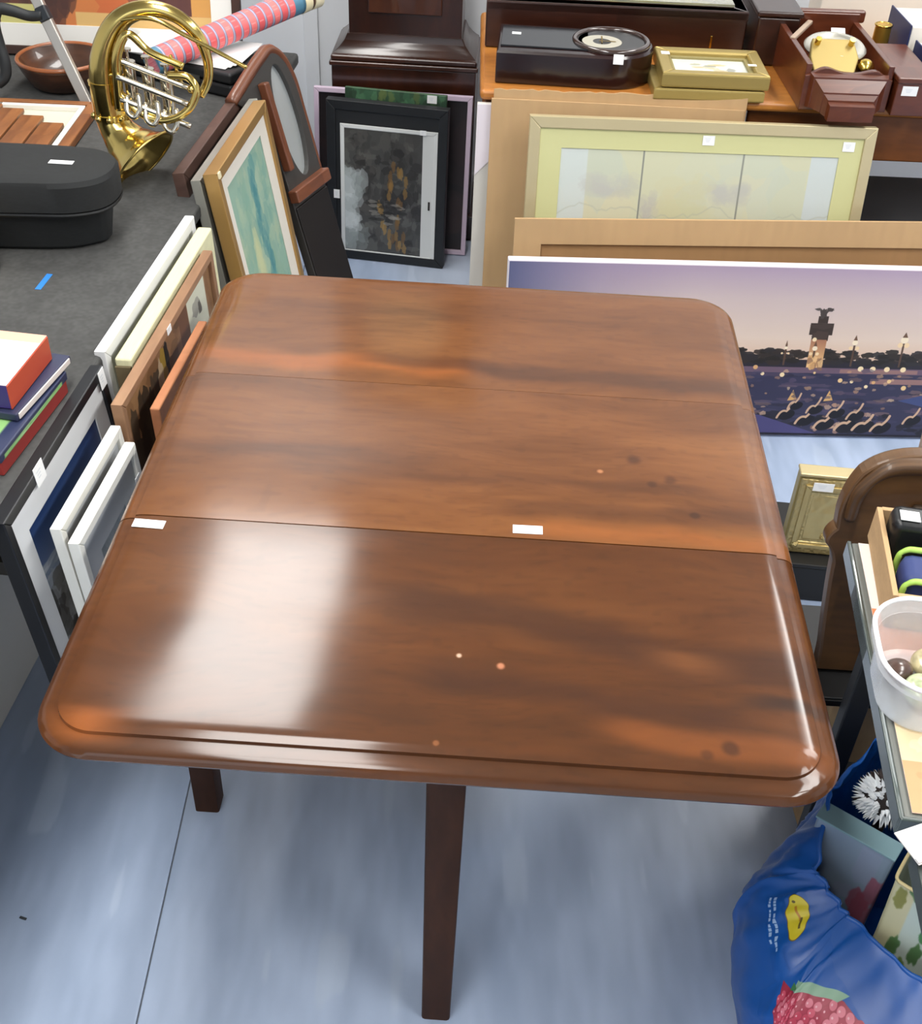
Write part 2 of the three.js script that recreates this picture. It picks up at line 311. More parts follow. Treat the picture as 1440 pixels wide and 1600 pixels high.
  // swing legs that hold the leaves
  for (const [s, zz] of [[1, 0.425], [-1, -0.43]]) {
    const g = loft([[0.042, 0], [0.049, 0.674]].map(([w, y]) => roundRect(w, w, 0.005, 2).map(([x, z]) => [x, y, z])), true, true, 0.5, p => [p[1], p[0] + p[2]]);
    part(t, 'swing_leg', g, legMat, [s * 0.012, 0, zz]);
    const dx = 0.29, len = Math.hypot(dx, Math.abs(zz) - 0.12);
    part(t, 'swing_rail', ubox(len, 0.08, 0.02, 0.003), legMat, [s * 0.012 + dx / 2 + 0.01, 0.62, (zz + s * (s > 0 ? 0.11 : 0.14)) / 2], [0, s * Math.atan2(Math.abs(zz) - 0.12, dx), 0]);
  }
  part(t, 'price_tag', new THREE.BoxGeometry(0.041, 0.0006, 0.016), matTag, [-0.395, H + 0.0006, 0.176], [0, R(-2), 0], 'white price sticker at the left end of the hinge line');
  part(t, 'price_tag', new THREE.BoxGeometry(0.039, 0.0006, 0.0165), matTag, [0.095, H + 0.0009, 0.140], [0, R(1), 0], 'white price sticker near the middle of the table');
}

// ------------------------------------------------------------------ framed things that lean
// local frame: origin at the bottom of the front face, x across, y up, z towards the viewer of the picture
const LEDGE = 0.36;                      // height of the bench's picture ledge
function lean(name, label, category, { x, z, y = 0, yaw = 0, tilt = 0, t = 0.02, ledge }, group) {
  if (ledge) { y = LEDGE; x -= LEDGE * Math.tan(R(tilt)); }
  const o = thing(name, label, category, [x, y + t * Math.sin(R(tilt)) + 0.001, z], R(yaw), group);
  o.rotation.x = -R(tilt); return o;
}
function rails(w, h, r, t, bevel = 0.002, lip = 0) {     // four mitred rails
  const o = [[-w / 2, 0], [w / 2, 0], [w / 2, h], [-w / 2, h]], i = [[-w / 2 + r, r], [w / 2 - r, r], [w / 2 - r, h - r], [-w / 2 + r, h - r]], g = [];
  for (let k = 0; k < 4; k++) { const n = (k + 1) % 4, p = prism([o[k], o[n], i[n], i[k]], t, bevel); const uv = p.attributes.uv; if (k % 2) for (let q = 0; q < uv.count; q++) uv.setXY(q, uv.getY(q), uv.getX(q)); g.push(T(p, 0, 0, -t + lip)); }
  return g;
}
function picture(o, { w, h, r, t, frame, mat, matW = [0.03, 0.03, 0.03, 0.03], img, back = M('#5a4a3a', 0.9), glass }) {
  part(o, 'frame', rails(w, h, r, t), frame);
  part(o, 'backing', new THREE.BoxGeometry(w - 2 * r + 0.004, h - 2 * r + 0.004, 0.003), back, [0, h / 2, -t + 0.003]);
  const iw = w - 2 * r, ih = h - 2 * r, [ml, mt, mr, mb] = matW;
  if (mat) part(o, 'mount', T(prism([[-iw / 2, 0], [iw / 2, 0], [iw / 2, ih], [-iw / 2, ih]], 0.002, 0.0004, [[[-iw / 2 + ml, mb], [iw / 2 - mr, mb], [iw / 2 - mr, ih - mt], [-iw / 2 + ml, ih - mt]]]), 0, r, -0.0075), mat);
  const pw = mat ? iw - ml - mr + 0.004 : iw, ph = mat ? ih - mt - mb + 0.004 : ih;
  part(o, 'print', new THREE.BoxGeometry(pw, ph, 0.0012), img, [mat ? (ml - mr) / 2 : 0, h / 2 + (mat ? (mb - mt) / 2 : 0), -0.0086]);
  if (glass) part(o, 'glass', new THREE.PlaneGeometry(iw, ih), matGlass, [0, h / 2, -0.004]);
}
const blob = (c, r, x, y, rx, ry, col, a = 1) => { c.globalAlpha = a; c.fillStyle = col; c.beginPath(); for (let i = 0; i < 18; i++) { const t = i / 18 * Math.PI * 2, k = 0.75 + 0.5 * r(); c[i ? 'lineTo' : 'moveTo'](x + Math.cos(t) * rx * k, y + Math.sin(t) * ry * k); } c.closePath(); c.fill(); c.globalAlpha = 1; };

// --- against the near end of the felt bench
{
  const o = lean('framed_picture', 'black-framed mountain photograph with a white mount, leaning on the felt bench beside the table', 'picture', { x: -0.508, z: 0.005, yaw: 87.7, tilt: 5, t: 0.022, ledge: true });
  const img = print(256, 256, (c, w, h) => {
    const r = rng(5), g = c.createLinearGradient(0, 0, 0, h * 0.55); g.addColorStop(0, '#203a6c'); g.addColorStop(0.55, '#5f7196'); g.addColorStop(1, '#a9b2bd'); c.fillStyle = g; c.fillRect(0, 0, w, h);
    for (let i = 0; i < 60; i++) blob(c, r, r() * w, h * (0.32 + 0.15 * r()), 30 * r() + 8, 6 * r() + 2, ['#c4cbd3', '#8f9aa9', '#dfe4e8'][i % 3], 0.5);
    c.fillStyle = '#7b7f83'; c.fillRect(0, h * 0.5, w, h * 0.5);
    for (let i = 0; i < 90; i++) blob(c, r, r() * w, h * (0.5 + 0.5 * r()), 22 * r() + 5, 30 * r() + 6, ['#3a3733', '#55504a', '#8b8c8b', '#a9adb0', '#25221f'][i % 5], 0.5);
  }, 0.4);
  picture(o, { w: 0.385, h: 0.34, r: 0.016, t: 0.022, frame: M('#15161a', 0.4), mat: M('#e6e8ea', 0.7), matW: [0.042, 0.042, 0.042, 0.042], img });
  tag(o, -0.075, 0.334, 0.001, 0.03, 0.03);
  tag(o, 0.178, 0.325, 0.001, 0.022, 0.03);

  const canv = (label, { x, z, w, h, tilt }) => {
    const a = lean('small_frame', label, 'picture', { x, z, yaw: 87, tilt, t: 0.016, ledge: true }, 'white frames in front of the mountain photograph');
    picture(a, { w, h, r: 0.014, t: 0.016, frame: M('#efeee6', 0.45), mat: M('#c9cdd0', 0.7), matW: [0.05, 0.05, 0.05, 0.05], img: print(128, 256, (c, W, H) => { const r = rng(w * 1e4); c.fillStyle = '#aab2b4'; c.fillRect(0, 0, W, H); for (let i = 0; i < 50; i++) blob(c, r, r() * W, r() * H, 20, 30, ['#8d979b', '#bcc4c5', '#98a1a0'][i % 3], 0.4); }) });
    return a;
  };
  canv('slim white frame leaning directly on the mountain photograph, inner of two white ones', { x: -0.466, z: 0.036, w: 0.243, h: 0.302, tilt: 4.4 });
  const b = canv('slim white frame nearest the table edge, the outer of two white ones', { x: -0.447, z: 0.06, w: 0.232, h: 0.295, tilt: 3.6 });
  tag(b, 0.095, 0.24, 0.001, 0.018, 0.018);
}
// --- along the edge of the bench, beside the far left corner of the table
{
  const w1 = lean('framed_board', 'long white framed board standing edge-on against the side of the felt bench', 'picture', { x: -0.520, z: -0.46, yaw: 86.9, tilt: 2.6, t: 0.02, ledge: true });
  picture(w1, { w: 0.49, h: 0.346, r: 0.02, t: 0.018, frame: M('#e9eaea', 0.5), img: M('#d7d9dc', 0.7), back: M('#d7d9dc', 0.7) });
  const c1 = lean('canvas', 'thick cream stretched canvas wedged between the white board and the brown picture', 'canvas', { x: -0.484, z: -0.452, yaw: 87, tilt: 2.4, t: 0.03, ledge: true });
  part(c1, 'canvas', box(0.47, 0.334, 0.027, 0.004, 0, 0.167, -0.015), new THREE.MeshPhysicalMaterial({ map: dataTex(128, 128, (u, v) => { const k = 0.94 + 0.08 * fbm(u * 20, v * 20, 3); return [223 * k, 219 * k, 178 * k]; }), roughness: 0.85 }));
  part(c1, 'stretcher_bar', ubox(0.005, 0.31, 0.026, 0.001, -0.2375, 0.167, -0.015), timber([[74, 64, 44], [98, 86, 60], [120, 106, 78]], { seed: 8, w: 128, h: 128 }, { roughness: 0.8 }));
  const rb = lean('book', 'red-brown cloth-bound book upright below the end of the cream canvas', 'book', { x: -0.492, z: -0.190, y: 0, yaw: 87, tilt: 2.2, t: 0.02, ledge: true });
  part(rb, 'cover', box(0.03, 0.288, 0.024, 0.002, 0, 0.144, -0.012), M('#8a3f2c', 0.7));
  const br = lean('framed_picture', 'narrow brown-framed dark picture with a small cream panel, beside the table edge', 'picture', { x: -0.462, z: -0.35, yaw: 87.2, tilt: 2.8, t: 0.018, ledge: true });
  const img = print(512, 512, (c, w, h) => {
    const r = rng(9); c.scale(1, 2); c.fillStyle = '#8f6a48'; c.fillRect(0, 0, w, h);
    for (let i = 0; i < 120; i++) blob(c, r, r() * w, r() * h, 30 * r() + 6, 24 * r() + 6, ['#6b4a30', '#a5805a', '#7d5636', '#b08c62', '#54371f'][i % 5], 0.55);
    for (let i = 0; i < 26; i++) blob(c, r, w * (0.06 + 0.30 * r()), h * (0.08 + 0.12 * r()), 18, 26, ['#1e1a16', '#2c251e', '#3d352b'][i % 3], 0.8);
    blob(c, r, w * 0.4, h * 0.06, 16, 26, '#a0852e', 0.9); blob(c, r, w * 0.44, h * 0.06, 10, 24, '#17130f', 0.95); blob(c, r, w * 0.36, h * 0.1, 14, 30, '#c0ac8e', 0.9);
    c.fillStyle = '#6e4528'; c.fillRect(w * 0.60, 0, w * 0.1, h * 0.5); c.fillStyle = '#dcdcc6'; c.fillRect(w * 0.705, h * 0.01, w * 0.22, h * 0.15); blob(c, r, w * 0.8, h * 0.07, 26, 12, '#a5a294', 0.9); blob(c, r, w * 0.84, h * 0.085, 10, 12, '#5b574e', 0.9);
  }, 0.5);
  picture(br, { w: 0.505, h: 0.33, r: 0.014, t: 0.018, frame: timber([[120, 86, 60], [150, 112, 82], [172, 134, 102]], { seed: 12, w: 128, h: 128 }, { roughness: 0.6 }), img });
  tag(br, -0.02, 0.324, 0.001, 0.02, 0.012);
  const bat = lean('wooden_batten', 'bare orange-brown wooden batten in front of the narrow brown picture', 'wood', { x: -0.436, z: -0.275, yaw: 87, tilt: 2.0, t: 0.016, ledge: true });
  part(bat, 'batten', ubox(0.27, 0.298, 0.016, 0.003, 0, 0.149, -0.009), timber([[150, 92, 58], [178, 116, 78], [198, 138, 96]], { seed: 13, w: 256, h: 128 }, { roughness: 0.7 }));
}
// --- the group at the far end of the bench
{
  const a = lean('framed_picture', 'dark brown frame leaning on the bench edge, rearmost of the three tilted together', 'picture', { x: -0.455, z: -1.03, yaw: 86.6, tilt: 8.2, t: 0.024 });
  picture(a, { w: 0.475, h: 0.752, r: 0.024, t: 0.024, frame: timber([[58, 40, 34], [84, 62, 54], [108, 84, 74]], { seed: 14, w: 128, h: 128 }, { roughness: 0.45 }), img: M('#6f665c', 0.6) });
  part(a, 'sticker', box(0.001, 0.055, 0.012, 0.0004, -0.2376, 0.66, -0.01), M('#e6e3a8', 0.6), undefined, undefined, 'pale yellow sticker on the frame edge');
  const b = lean('framed_picture', 'thin silver-grey frame sandwiched in the middle of the three tilted pictures', 'picture', { x: -0.418, z: -0.985, yaw: 86.6, tilt: 8.2, t: 0.02 });
  picture(b, { w: 0.44, h: 0.752, r: 0.016, t: 0.02, frame: M('#a9a89f', 0.38, { metalness: 0.5 }), img: M('#8b8578', 0.6) });
  const g = lean('framed_picture', 'gilt-framed teal watercolour landscape with a pale mount, foremost of three tilted pictures', 'picture', { x: -0.372, z: -0.95, yaw: 87, tilt: 9, t: 0.028 });
  const img = print(256, 512, (c, w, h) => {
    const r = rng(31); c.fillStyle = '#8fae9c'; c.fillRect(0, 0, w, h);
    for (let i = 0; i < 200; i++) blob(c, r, r() * w, r() * h, 26 * r() + 6, 40 * r() + 8, ['#7fa596', '#9fb6a0', '#b3bf9f', '#6d9a90', '#a8b79a', '#86a893'][i % 6], 0.35);
    for (let i = 0; i < 40; i++) blob(c, r, w * (0.52 + 0.14 * r()), h * (0.05 + 0.9 * i / 40), 15, 22, '#3f7f86', 0.4);
    for (let i = 0; i < 30; i++) blob(c, r, w * (0.3 + 0.12 * r()), h * (0.2 + 0.6 * r()), 14, 26, '#c0c598', 0.4);
  }, 0.5);
  picture(g, { w: 0.392, h: 0.772, r: 0.02, t: 0.028, frame: M('#b9935a', 0.34, { metalness: 0.65 }), mat: M('#d9d2c6', 0.75), matW: [0.034, 0.03, 0.05, 0.04], img });
  part(g, 'corner_chip', box(0.012, 0.012, 0.004, 0.001, -0.187, 0.766, 0.002), M('#e2d6b0', 0.5));
}
// --- arched mirror behind them
{
  const o = lean('dressing_mirror', 'arched brown wooden mirror with a tall oval glass, leaning behind the gilt watercolour', 'mirror', { x: -0.25, z: -1.38, yaw: 70, tilt: 16, t: 0.026 });
  const arch = new THREE.Shape(); arch.moveTo(-0.198, 0.02); arch.lineTo(-0.198, 0.738); arch.lineTo(-0.255, 0.742); arch.lineTo(-0.294, 0.770); arch.quadraticCurveTo(-0.20, 0.802, -0.15, 0.818); arch.quadraticCurveTo(-0.10, 0.836, -0.07, 0.80); arch.quadraticCurveTo(-0.046, 0.765, -0.046, 0.68); arch.lineTo(-0.046, 0.02); arch.closePath();
  const OX = -0.113, OY = 0.672, oval = n => Array.from({ length: n }, (_, i) => { const a = i / n * Math.PI * 2; return [OX + 0.041 * Math.cos(a), OY + 0.127 * Math.sin(a)]; });
  const woodM = timber([[74, 40, 24], [108, 62, 40], [136, 84, 58]], { seed: 17, w: 256, h: 256 }, { roughness: 0.4, clearcoat: 0.3 });
  part(o, 'panel', T(prism(arch.clone(), 0.022, 0.002, [oval(40)]), 0, 0, -0.026), M('#393735', 0.45));
  part(o, 'glass', prism(oval(40).map(([x, y]) => [(x - OX) * 1.03 + OX, (y - OY) * 1.03 + OY]), 0.003, 0), M('#d3dada', 0.42, { metalness: 0.75 }), [0, 0, -0.018]);
  const edge = [[-0.296, 0.772, -0.014], [-0.20, 0.806, -0.014], [-0.15, 0.822, -0.014], [-0.105, 0.83, -0.014], [-0.068, 0.804, -0.014], [-0.046, 0.75, -0.014], [-0.043, 0.67, -0.014], [-0.043, 0.53, -0.014]];
  part(o, 'arched_rim', sweep(edge, [0.014, 0.014, 0.014, 0.013, 0.011, 0.010], { seg: 40, ring: 10 }), woodM);
  part(o, 'post', ubox(0.02, 0.20, 0.022, 0.004, -0.188, 0.68, 0.006), woodM);
  part(o, 'lower_rail', ubox(0.16, 0.03, 0.026, 0.004, -0.122, 0.52, 0.004), woodM);
  part(o, 'lower_panel', box(0.148, 0.46, 0.018, 0.003, -0.122, 0.262, -0.008), M('#171312', 0.5));
}
// --- by the clock
{
  const m = lean('framed_picture', 'large mauve-framed dark picture standing behind the black-framed print', 'picture', { x: -0.302, z: -2.005, yaw: -2, tilt: 7, t: 0.022 });
  picture(m, { w: 0.462, h: 0.472, r: 0.014, t: 0.02, frame: M('#c9b6c8', 0.5), img: print(128, 128, (c, w, h) => { const r = rng(3); c.fillStyle = '#1d1415'; c.fillRect(0, 0, w, h); for (let i = 0; i < 40; i++) blob(c, r, r() * w, r() * h, 18, 18, ['#2a1a1a', '#140f10', '#33201e'][i % 3], 0.5); }, 0.4) });
  const g = lean('picture', 'green leafy picture just showing above the black-framed print', 'picture', { x: -0.29, z: -1.968, yaw: -6, tilt: 4, t: 0.014 });
  part(g, 'panel', box(0.295, 0.495, 0.012, 0.002, 0, 0.2475, -0.007), print(256, 256, (c, w, h) => { const r = rng(8); c.fillStyle = '#33513a'; c.fillRect(0, 0, w, h); for (let i = 0; i < 500; i++) blob(c, r, r() * w, r() * h, 9, 9, ['#2a4531', '#4f7a58', '#3b6146', '#5d6b3c', '#26382a'][i % 5], 0.7); }, 0.5));
  tag(g, 0.105, 0.482, 0.0005, 0.028, 0.022);
  const b = lean('framed_picture', 'black-framed monochrome print with a white mount, standing before the tall clock', 'picture', { x: -0.309, z: -1.925, yaw: -6.5, tilt: 3, t: 0.03 });
  const img = print(256, 384, (c, w, h) => {
    const r = rng(12); c.fillStyle = '#4b4b49'; c.fillRect(0, 0, w, h);
    for (let i = 0; i < 220; i++) blob(c, r, r() * w, r() * h, 20 * r() + 5, 26 * r() + 5, ['#3a3a38', '#5a5955', '#2a2928', '#6b6a66', '#454340'][i % 5], 0.5);
    for (let i = 0; i < 46; i++) blob(c, r, w * 0.28 * r() * r(), h * (0.35 + 0.65 * r()), 26, 34, ['#b9c0c0', '#d4dada', '#8f9695'][i % 3], 0.5);
    for (let i = 0; i < 26; i++) blob(c, r, w * (0.45 + 0.35 * r()), h * (0.2 + 0.78 * r()), 7, 18, ['#93713f', '#7b5c38', '#a3814a'][i % 3], 0.7);
    for (let i = 0; i < 22; i++) blob(c, r, w * (0.35 + 0.4 * r()), h * (0.55 + 0.2 * r()), 16, 5, ['#98948c', '#2a2826'][i % 2], 0.6);
  }, 0.35);
  picture(b, { w: 0.352, h: 0.474, r: 0.026, t: 0.03, frame: M('#1b1d20', 0.5), mat: M('#1b1d20', 0.6), matW: [0.02, 0.03, 0.0, 0.0], img: M('#d8dad8', 0.7) });
  part(b, "mount", rails(0.285, 0.392, 0.012, 0.003).map(q => T(q, 0.006, 0.017, -0.001)), M('#dcdedc', 0.6));
  part(b, 'print', new THREE.BoxGeometry(0.232, 0.366, 0.001), img, [-0.011, 0.213, -0.0032]);
  part(b, 'mount_strip', box(0.034, 0.372, 0.002, 0.0004, 0.122, 0.213, -0.003), M('#d8dad8', 0.6));
  part(b, 'handle', box(0.006, 0.026, 0.002, 0.0008, 0.128, 0.19, -0.001), M('#2c2522', 0.5), undefined, undefined, 'small dark mark on the white mount');
  tag(b, -0.148, 0.2, 0.0015, 0.018, 0.026); tag(b, 0.106, 0.405, 0.0018, 0.018, 0.014);
}

// ------------------------------------------------------------------ the felt-topped bench and what lies on it
const BY = 0.70;
{
  const t = thing('display_bench', 'long display bench covered with charcoal felt, left of the mahogany table', 'bench', [-0.545, 0, -0.70], R(-2.9));
  const felt = new THREE.MeshPhysicalMaterial({ map: dataTex(512, 512, (u, v) => { const a = fbm(u * 10, v * 10, 4), b = vnoise(u * 180, v * 180), c = fbm(u * 44 + 5, v * 44, 2); const k = 0.80 + 0.22 * a + 0.16 * b + 0.14 * c; return [66 * k, 66 * k, 65 * k]; }), roughness: 0.95, sheen: 0.3, sheenRoughness: 0.8 });
  const top = ubox(1.35, 0.03, 2.97, 0.008, -0.677, BY - 0.015, 0.515);  // near end, out of view, is lengthened to block the window light
  part(t, 'felt_top', top, felt);
  part(t, 'side_panel', box(0.02, BY - 0.032, 2.8, 0.004, -0.245, (BY - 0.032) / 2, 0.53), M('#b9b8b2', 0.75));
  part(t, 'end_panel', box(1.0, BY - 0.032, 0.02, 0.003, -0.76, (BY - 0.032) / 2, -0.90), M('#b9b8b2', 0.75));
  part(t, 'tape', box(0.0105, 0.0006, 0.055, 0.0002, -0.176, BY + 0.0005, 0.272), M('#2f7fd0', 0.5), undefined, undefined, 'short strip of bright blue tape');
}
{
  const t = thing('picture_ledge', 'narrow dark ledge along the bench side, carrying the pictures beside the table', 'shelf', [-0.545, 0, -0.70], R(-2.9));
  const lm = M('#5a554e', 0.8);
  part(t, 'shelf_board', ubox(0.18, 0.02, 0.80, 0.002, 0.045, LEDGE - 0.0105, 0.335), lm);
  for (const z of [0.0, 0.35, 0.58]) part(t, 'bracket', ubox(0.285, 0.03, 0.02, 0.002, -0.09, LEDGE - 0.036, z), lm);
}
// three boxed games or books near the bench edge
{
  const o = thing('board_game_box', 'flat red and green box at the bottom of the small stack on the bench edge', 'box', [-0.72, BY, -0.02], R(-6));
  part(o, 'tray', box(0.24, 0.022, 0.21, 0.002, 0, 0.0115, 0), M('#93302c', 0.5));
  part(o, 'lid', box(0.244, 0.014, 0.214, 0.002, 0, 0.0295, 0), print(128, 128, (c, w, h) => { const r = rng(2); c.fillStyle = '#2c3350'; c.fillRect(0, 0, w, h); c.fillStyle = '#8cba74'; c.fillRect(w * 0.05, h * 0.42, w * 0.86, h * 0.5); for (let i = 0; i < 26; i++) blob(c, r, w * (0.1 + 0.75 * r()), h * (0.45 + 0.42 * r()), 14, 5, ['#c4e0b0', '#6fa05e', '#4f8a50'][i % 3], 0.6); }, 0.4));
  const p = thing('book', 'thin dark blue book with a white corner label, between the two boxes of the stack', 'book', [-0.715, BY + 0.0375, -0.075], R(-9));
  part(p, 'cover', box(0.235, 0.012, 0.16, 0.002, 0, 0.0065, 0), M('#2a2e4a', 0.5));
  part(p, 'page_block', box(0.003, 0.009, 0.15, 0.001, 0.1175, 0.0065, 0), M('#d9cfc8', 0.8));
  const q = thing('board_game_box', 'white-topped box with orange end and violet front on top of the stack', 'box', [-0.732, BY + 0.0505, -0.065], R(-5));
  part(q, 'box_body', box(0.235, 0.038, 0.135, 0.002, 0, 0.0195, 0), M('#3c2a70', 0.45));
  part(q, 'end_panel', box(0.002, 0.0375, 0.134, 0.0005, 0.1175, 0.0195, 0), M('#bb4a2e', 0.45));
  part(q, 'lid_print', box(0.2345, 0.0012, 0.1345, 0.0004, 0, 0.0392, 0), print(256, 160, (c, w, h) => { c.fillStyle = '#f4f2f0'; c.fillRect(0, 0, w, h); c.fillStyle = '#f0b49c'; c.fillRect(0, 0, w, h * 0.17); c.fillStyle = '#d9a6b6'; c.fillRect(w * 0.2, h * 0.05, w * 0.45, h * 0.08); c.fillStyle = '#c9bfe6'; c.fillRect(0, h * 0.84, w, h * 0.16); c.fillStyle = '#dc93a4'; c.beginPath(); c.ellipse(w * 0.72, h * 0.5, 15, 9, 0, 0, 7); c.fill(); c.fillStyle = '#e6e2e0'; for (let i = 0; i < 5; i++) c.fillRect(w * 0.1, h * (0.3 + 0.09 * i), w * 0.4, 3); }, 0.35));
}
// instrument case
{
  const o = thing('instrument_case', 'black fabric instrument case with a rounded end, lying in front of the brass horn', 'case', [-0.888, BY, -0.605]);
  const prof = (g, y) => { const out = [], r = 0.088; const P = [[-0.30, 0.082], [0.0, 0.090], [0.12, 0.082], [0.19, 0.072], [0.232, 0.045], [0.246, 0.0], [0.236, -0.05], [0.20, -0.080], [0.12, -0.088], [0.0, -0.086], [-0.30, -0.09], [-0.33, 0]]; const c = new THREE.CatmullRomCurve3(P.map(([x, z]) => new THREE.Vector3(x, 0, z)), true, 'centripetal'); for (let i = 0; i < 64; i++) { const p = c.getPoint(i / 64); const l = Math.hypot(p.x, p.z); out.push([p.x - (p.x / l) * g * (Math.abs(p.x) > 0.15 ? 1 : 0.3), y, p.z - Math.sign(p.z) * g * Math.min(1, Math.abs(p.z) * 20)]); } return out; };
  const cloth = new THREE.MeshPhysicalMaterial({ map: dataTex(256, 256, (u, v) => { const k = 0.85 + 0.3 * vnoise(u * 160, v * 160); return [23 * k, 25 * k, 26 * k]; }), roughness: 0.8 });
  part(o, 'body', loft([prof(0.03, 0.001), prof(0.024, 0.008), prof(0.014, 0.07), prof(0.004, 0.078)], true, true, 0.5), cloth);
  part(o, 'lid', loft([prof(0.004, 0.079), prof(-0.001, 0.084), prof(-0.001, 0.128), prof(0.003, 0.136), prof(0.012, 0.140), prof(0.03, 0.141)], true, true, 0.5), cloth);
  part(o, 'zip', loft([prof(-0.001, 0.0755), prof(-0.002, 0.0785), prof(-0.001, 0.0815)], true, true, 0.5), M('#0d0e0f', 0.5));
  tag(o, 0.155, 0.1422, 0.0, 0.042, 0.014, [-Math.PI / 2, 0, 0]);
  const b = thing('wooden_box', 'pale gilt wooden box corner at the left edge beside the black instrument case', 'box', [-0.90, BY, -0.445], R(18));
  part(b, 'box_body', loft([[0.14, 0.085, 0.03, 0], [0.15, 0.095, 0.035, 0.004], [0.15, 0.095, 0.035, 0.05], [0.14, 0.085, 0.03, 0.058]].map(([w, d, r, y]) => roundRect(w * 1.1, d, r, 5).map(([x, z]) => [x, y + 0.001, z])), true, true, 0.5, p => [p[0] * 4, p[2] * 4]), timber([[150, 118, 62], [186, 152, 88], [212, 182, 116]], { seed: 18, w: 128, h: 128 }, { roughness: 0.45, clearcoat: 0.3 }));
  part(b, 'lid', ubox(0.12, 0.006, 0.06, 0.002, 0, 0.062, 0), M('#caa868', 0.4));
}
// brass horn standing on its bell
{
  const o = thing('brass_horn', 'brass tenor horn with valves, standing on its bell on the felt bench', 'horn', [-0.70, BY, -0.885]);
  const bz = 0, brass = M('#d9bf72', 0.16, { metalness: 1 }), silver = M('#cfc9ba', 0.18, { metalness: 1 });
  const at = (x, y, z = 0) => [x + 0.70, y - BY, z];
  part(o, 'bell', sweep([at(-0.731, 0.838), at(-0.728, 0.812, 0.001), at(-0.718, 0.792, 0.004), at(-0.702, 0.772, 0.010), at(-0.683, 0.756, 0.018), at(-0.667, 0.744, 0.025)], [0.030, 0.030, 0.034, 0.043, 0.056, 0.072], { seg: 40, ring: 32, caps: false }), M('#d9bf72', 0.18, { metalness: 1, side: THREE.DoubleSide }));
  const bd = V([0.016, -0.0125, 0.007]).normalize(), rim = new THREE.TorusGeometry(0.0725, 0.0028, 8, 56); rim.applyQuaternion(new THREE.Quaternion().setFromUnitVectors(new THREE.Vector3(0, 0, 1), bd)); rim.translate(...at(-0.667, 0.7452, 0.025));
  part(o, 'bell_rim', rim, brass);
  part(o, 'bow', sweep([at(-0.731, 0.83), at(-0.732, 0.88), at(-0.726, 0.925), at(-0.71, 0.968), at(-0.683, 1.002), at(-0.645, 1.020), at(-0.61, 1.022), at(-0.573, 1.008), at(-0.545, 0.98), at(-0.531, 0.94), at(-0.533, 0.90), at(-0.55, 0.868)], [0.030, 0.029, 0.0275, 0.025, 0.022, 0.019, 0.0165, 0.0145, 0.013, 0.012, 0.0105, 0.009, 0.0085, 0.008], { seg: 90, ring: 20 }), brass);
  const band = (x, y, r, h = 0.012) => T(new THREE.CylinderGeometry(r, r, h, 28), x + 0.70, y - BY, 0);
  part(o, 'ferrule', band(-0.728, 0.822, 0.0335, 0.010), brass); part(o, 'ferrule', band(-0.732, 0.885, 0.031, 0.006), brass);
  const balls = []; for (let i = 0; i < 9; i++) { const a = i / 9 * Math.PI * 2; balls.push(T(new THREE.SphereGeometry(0.0065, 12, 8), -0.028 + 0.033 * Math.cos(a), 0.122, 0.033 * Math.sin(a))); }
  part(o, 'garland', balls, brass);
  // second tube beside the bow, inner slide tubing
  part(o, 'branch_tube', sweep([at(-0.70, 0.845, 0.03), at(-0.695, 0.90, 0.034), at(-0.688, 0.95, 0.034), at(-0.665, 0.985, 0.03), at(-0.63, 0.955, 0.028), at(-0.57, 0.93, 0.026)], [0.0095, 0.0095, 0.009, 0.008, 0.007, 0.007], { seg: 60, ring: 12 }), brass);
  part(o, 'lower_loop', sweep([at(-0.695, 0.875, 0.03), at(-0.66, 0.845, 0.04), at(-0.62, 0.833, 0.045), at(-0.585, 0.842, 0.045), at(-0.56, 0.862, 0.04), at(-0.548, 0.892, 0.035), at(-0.562, 0.912, 0.03), at(-0.60, 0.915, 0.03)], [0.0075], { seg: 70, ring: 12 }), brass);
  // main rails of the valve block, sloping down to the right
  for (const [y0, z] of [[0.938, 0.03], [0.912, 0.045], [0.868, 0.04]]) part(o, 'slide_tube', sweep([at(-0.692, y0, z), at(-0.63, y0 - 0.022, z), at(-0.565, y0 - 0.045, z)], [0.0058], { seg: 12, ring: 10 }), silver);
  for (let i = 0; i < 3; i++) {
    const x = -0.675 + 0.034 * i, y = 0.893 - 0.012 * i;
    const v = part(o, 'valve', [T(new THREE.CylinderGeometry(0.0115, 0.0115, 0.075, 20), x + 0.70, y - BY, 0.02), T(new THREE.CylinderGeometry(0.0128, 0.0128, 0.008, 20), x + 0.70, y - BY + 0.036, 0.02), T(new THREE.CylinderGeometry(0.0128, 0.0128, 0.008, 20), x + 0.70, y - BY - 0.036, 0.02)], silver);
    part(v, 'valve_cap', [T(new THREE.CylinderGeometry(0.0028, 0.0028, 0.02, 10), x + 0.70, y - BY + 0.05, 0.02), T(new THREE.CylinderGeometry(0.0085, 0.0085, 0.004, 18), x + 0.70, y - BY + 0.061, 0.02)], silver);
    part(o, 'crook', sweep([at(x - 0.006, y - 0.02, 0.034), at(x - 0.004, y - 0.045, 0.05), at(x + 0.008, y - 0.054, 0.052), at(x + 0.018, y - 0.042, 0.048), at(x + 0.016, y - 0.015, 0.034)], [0.0052], { seg: 24, ring: 10 }), silver);
  }
  part(o, 'stay', T(new THREE.CylinderGeometry(0.003, 0.003, 0.05, 10), -0.012, 0.205, 0.02, 0, 0, Math.PI / 2), brass);
  part(o, 'stay', T(new THREE.CylinderGeometry(0.003, 0.003, 0.06, 10), 0.115, 0.22, 0.02, 0, 0, 0.3), brass);
  part(o, 'knob', T(new THREE.SphereGeometry(0.008, 14, 10), 0.143, 0.192, 0.035), brass);
